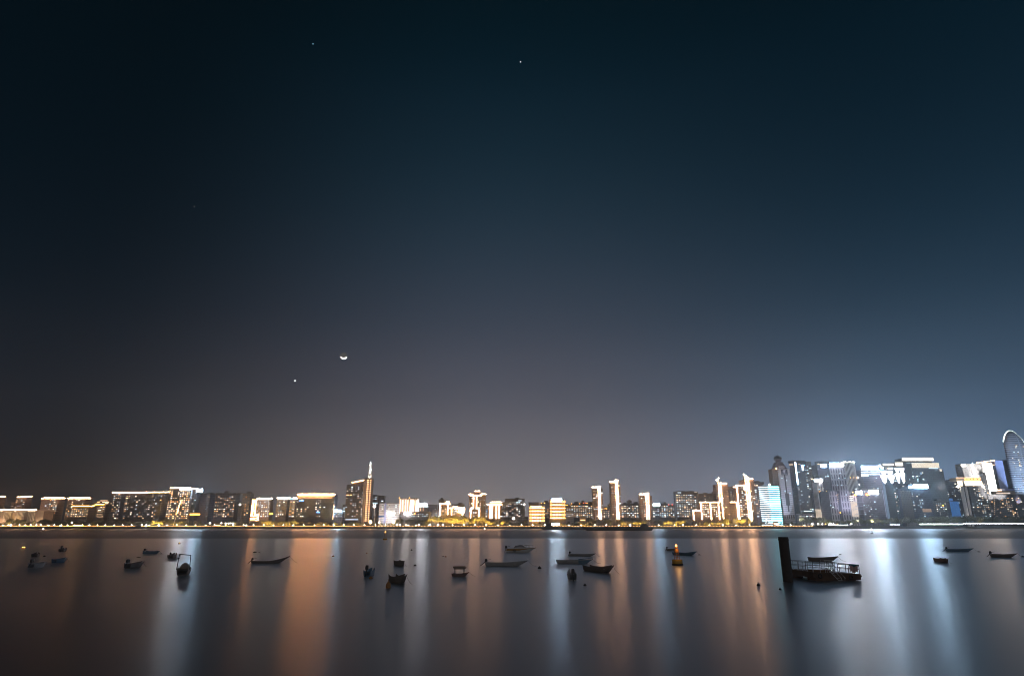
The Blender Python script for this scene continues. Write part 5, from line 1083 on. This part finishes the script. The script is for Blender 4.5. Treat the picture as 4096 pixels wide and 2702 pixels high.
# --- steel pile and rusty pontoon
pb = water(3153, 2326); pz = at(3130, 2146, pb.y)[1]
pile = thing('mooring_pile', 'thick dark steel pile standing in the river at the pontoon end', 'pile', tuple(pb))
MB().lathe([(.69, -3), (.69, pz - .08), (.67, pz)], k=28).build('shaft', 'steel_pile', pile, False)
MB().lathe([(.73, pz - .5), (.73, pz - .25)], k=28).build('collar', 'steel_pile', pile)
def pontoon():
    N_ = water(3264, 2322); a = math.radians(7); roll = math.radians(2.6)
    t = thing('pontoon', 'rusty railed landing pontoon beside the thick pile, with a ladder down to the water', 'pontoon', tuple(N_), a)
    t.rotation_euler = (0, roll, a)
    W, D, zd = 6.2, 8.2, 1.22
    # local x: along the near side to the right, y: away from the viewer
    MB().box(-.4, W + .9, -.1, D, .42, zd).box(-.5, W + 1.0, -.2, -.102, .82, 1.05).build('deck', 'hull_rust', t)
    for (x0, x1, y0, y1) in ((0, 1.1, .1, 2.2), (W - 1.0, W + .2, .1, 2.2), (0, 1.1, D - 3, D - .4), (W - 1, W + .2, D - 3, D - .4), (2.6, 3.7, 3, 6)):
        MB().box(x0, x1, y0, y1, -.6, .419).build('float_tank', 'hull_rust', t)
    MB().box(1.1, W - 1.0, .15, .5, .1, .419).build('cross_beam', 'hull_rust', t)
    MB().box(.2, 2.2, 1, 2.4, zd + .002, zd + .28).box(2.4, 3.2, 1.2, 2.0, zd + .002, zd + .4).build('deck_box', 'rust_box', t)
    def railing(p, q, n, mat, skip=()):
        r = MB(); p, q = Vector(p), Vector(q)
        for i in range(n + 1):
            if i in skip: continue
            c = p.lerp(q, i / n); r.tube((c.x, c.y, zd), (c.x, c.y, zd + 1.3), .038, k=6)
        for h in (.66, 1.28): r.tube((p.x, p.y, zd + h), (q.x, q.y, zd + h), .036, k=6)
        r.build('railing', mat, t)
    railing((-.3, D - .1, 0), (W + .8, D - .1, 0), 6, 'rail_rust')
    railing((-.3, .1, 0), (-.3, D - .1, 0), 6, 'rail_grey')
    railing((W + .8, .0, 0), (W + .8, D - .1, 0), 5, 'rail_rust')
    railing((-.3, 0, 0), (1.9, 0, 0), 2, 'rail_grey')
    railing((3.6, 0, 0), (W + .8, 0, 0), 2, 'rail_rust')
    # inner frame of pale tubes round the ladder head
    fr = MB()
    for x in (2.0, 2.6, 3.2, 3.5):
        fr.tube((x, .6, zd), (x, .6, zd + 1.75), .035, k=6); fr.tube((x, 1.6, zd), (x, 1.6, zd + 1.75), .03, k=6)
    for h in (.55, 1.1, 1.73): fr.tube((2.0, .6, zd + h), (3.5, .6, zd + h), .03, k=6); fr.tube((2.0, 1.6, zd + h), (3.5, 1.6, zd + h), .03, k=6)
    for x in (2.0, 3.5): fr.tube((x, .6, zd + 1.73), (x, 1.6, zd + 1.73), .03, k=6)
    fr.build('handrail_frame', 'rail_grey', t)
    ld = MB(); p0, p1 = Vector((2.3, .3, zd + .7)), Vector((3.9, -.75, -.25))
    side = Vector((.55, .38, 0))
    for s in (-1, 1): ld.tube(p0 + side * s, p1 + side * s, .045, k=6)
    for i in range(7):
        c = p0.lerp(p1, (i + .6) / 7.4); ld.tube(c - side, c + side, .035, k=5)
    l_ = ld.build('ladder', 'rail_grey', t)
    hr = MB()
    for s in (-1, 1):
        hr.tube(p0 + side * s + Vector((0, 0, .95)), p1 + side * s + Vector((0, 0, .8)), .035, k=6)
        for u in (.1, .5, .95): c = p0.lerp(p1, u) + side * s; hr.tube(c, c + Vector((0, 0, .88)), .028, k=5)
    hr.build('handrail', 'rail_grey', l_)
    # tyres against the near side
    for x in (.55, 5.4):
        f = MB(); k = 14
        for i in range(k):
            p, q = 2 * math.pi * i / k, 2 * math.pi * (i + 1) / k
            f.tube((x + .27 * math.cos(p), -.3, .72 + .27 * math.sin(p)), (x + .27 * math.cos(q), -.3, .72 + .27 * math.sin(q)), .085, .085, 6)
        f.build('tyre_fender', 'tyre', t)
    # cloths hung on the rail are things of their own
    M = t.matrix_basis
    from mathutils import Matrix
    M = Matrix.Translation(N_) @ Matrix.Rotation(a, 4, 'Z') @ Matrix.Rotation(roll, 4, 'Y')
    def cloth(x0, x1, z0, z1, mat, lab, nm, yo):
        b = MB(); nx, nz = 10, 8; rr = random.Random(3)
        for j in range(nz + 1):
            for i in range(nx + 1):
                u, v = i / nx, j / nz; wob = .05 * math.sin(u * 14 + v * 3) * v
                lowcut = (.12 * math.sin(u * 9) + .06 * math.sin(u * 23)) * (v ** 3)
                b.v.append((x0 + (x1 - x0) * (u * (1 - .12 * v) + .06 * v), yo + wob, z1 - (z1 - z0) * v + lowcut))
        for j in range(nz):
            for i in range(nx): q = j * (nx + 1) + i; b.f.append((q, q + nx + 1, q + nx + 2, q + 1))
        o = b.build(nm, mat); o.matrix_world = M; tag(o, lab, 'cloth', 'cloths on the pontoon rail'); 
        sm = o.modifiers.new('thickness', 'SOLIDIFY'); sm.thickness = .02
    cloth(W - .75, W + .55, zd + .2, zd + 1.15, 'cloth_pink', 'crumpled pinkish net hanging from the pontoon railing', 'hanging_net', -.10)
    cloth(W - .9, W + .7, zd + 1.08, zd + 1.34, 'cloth_teal', 'dark teal cloth draped over the pontoon top rail above the pinkish net', 'draped_cloth', -.16)
pontoon()


# ------------------------------------------------------------------ moon, stars, camera
def sky_pos(px, py, D):
    d = Vector(ray(px, py)).normalized(); return d * D + Vector((0, 0, CAMH))
def make_moon():
    m, nt, out = nodes_of('moon_phase_glow'); e = nt.nodes.new('ShaderNodeEmission'); nt.links.new(e.outputs[0], out.inputs[0])
    g = nt.nodes.new('ShaderNodeNewGeometry'); dp = nt.nodes.new('ShaderNodeVectorMath'); dp.operation = 'DOT_PRODUCT'
    nt.links.new(g.outputs['Normal'], dp.inputs[0]); dp.inputs[1].default_value = SUNDIR  # sunlit crescent and earthshine painted as emission by the normal's angle to SUNDIR
    mr = nt.nodes.new('ShaderNodeMapRange'); mr.inputs[1].default_value = 0; mr.inputs[2].default_value = .25; mr.inputs[3].default_value = .08; mr.inputs[4].default_value = 5
    nt.links.new(dp.outputs['Value'], mr.inputs[0]); nt.links.new(mr.outputs[0], e.inputs[1]); e.inputs[0].default_value = (1, .93, .85, 1)
    m.cycles.emission_sampling = 'NONE'
    p = sky_pos(1375, 1422, 40000); rad = 40000 * 13.6 / math.hypot(F, 700)
    prof = [(max(.001, math.sin(t * math.pi / 24)), -math.cos(t * math.pi / 24)) for t in range(25)]
    b = MB().lathe(prof, k=32); o = bpy.data.objects.new('moon', b.mesh('moon', m, True)); col.objects.link(o)
    o.location = p; o.scale = (rad,) * 3
    tag(o, 'thin bright crescent moon lying on its back in the night sky', 'moon')
vw = Vector(ray(1375, 1422)).normalized()
SUNDIR = (vw * .62 + Vector((.08, 0, -1)) * .78).normalized()
make_moon()
glow('star_white', (1, .95, .9), 2.6, False); glow('star_mid', (.95, .97, 1), 1.0, False); glow('star_blue', (.3, .7, .9), .5, False); glow('star_dim', (.9, .75, .65), .3, False)
glow('star_faint', (.7, .75, .8), .2, False)
for px, py, sz, mt, lb in ((1180, 1522, 4.2, 'star_white', 'bright white planet below the crescent moon'), (2082, 248, 3.2, 'star_mid', 'bright white star high in the dark sky, the brightest overhead'),
                           (1252, 176, 3.2, 'star_blue', 'small blue star high in the sky, near the top edge'), (777, 826, 3.2, 'star_dim', 'faint orange star well above and left of the moon'),
                           (1523, 480, 2.6, 'star_faint', 'faint star in the upper sky, alone between the blue star and the horizon')):
    q = lamp_ball(None, 'star', sky_pos(px, py, 41000), 41000 * sz * .72 / F, mt); tag(q, lb, 'star', 'stars in the night sky')
moon = bpy.data.lights.new('moonlight', 'SUN'); moon.energy = .01; moon.angle = math.radians(.5); moon.color = (1, .93, .85)
mo = bpy.data.objects.new('moonlight', moon); col.objects.link(mo)
mo.rotation_euler = (-vw).to_track_quat('-Z', 'Y').to_euler()

cam = bpy.data.cameras.new('camera'); co = bpy.data.objects.new('camera', cam); col.objects.link(co)
cam.sensor_fit = 'HORIZONTAL'; cam.sensor_width = 36; cam.lens = F / 4096 * 36; cam.clip_end = 100000; cam.clip_start = .5
co.location = (0, 0, CAMH); co.rotation_euler = (math.pi / 2 + PITCH, 0, 0)
scene.camera = co
scene.view_settings.view_transform = 'Standard'; scene.view_settings.look = 'None'
scene.view_settings.exposure = 0; scene.view_settings.gamma = 1
cy = scene.cycles
cy.max_bounces = 5; cy.diffuse_bounces = 2; cy.glossy_bounces = 3; cy.transmission_bounces = 2
cy.caustics_reflective = False; cy.caustics_refractive = False
cy.use_denoising = True; cy.sample_clamp_direct = 0; cy.sample_clamp_indirect = 4
cy.filter_width = 1.0
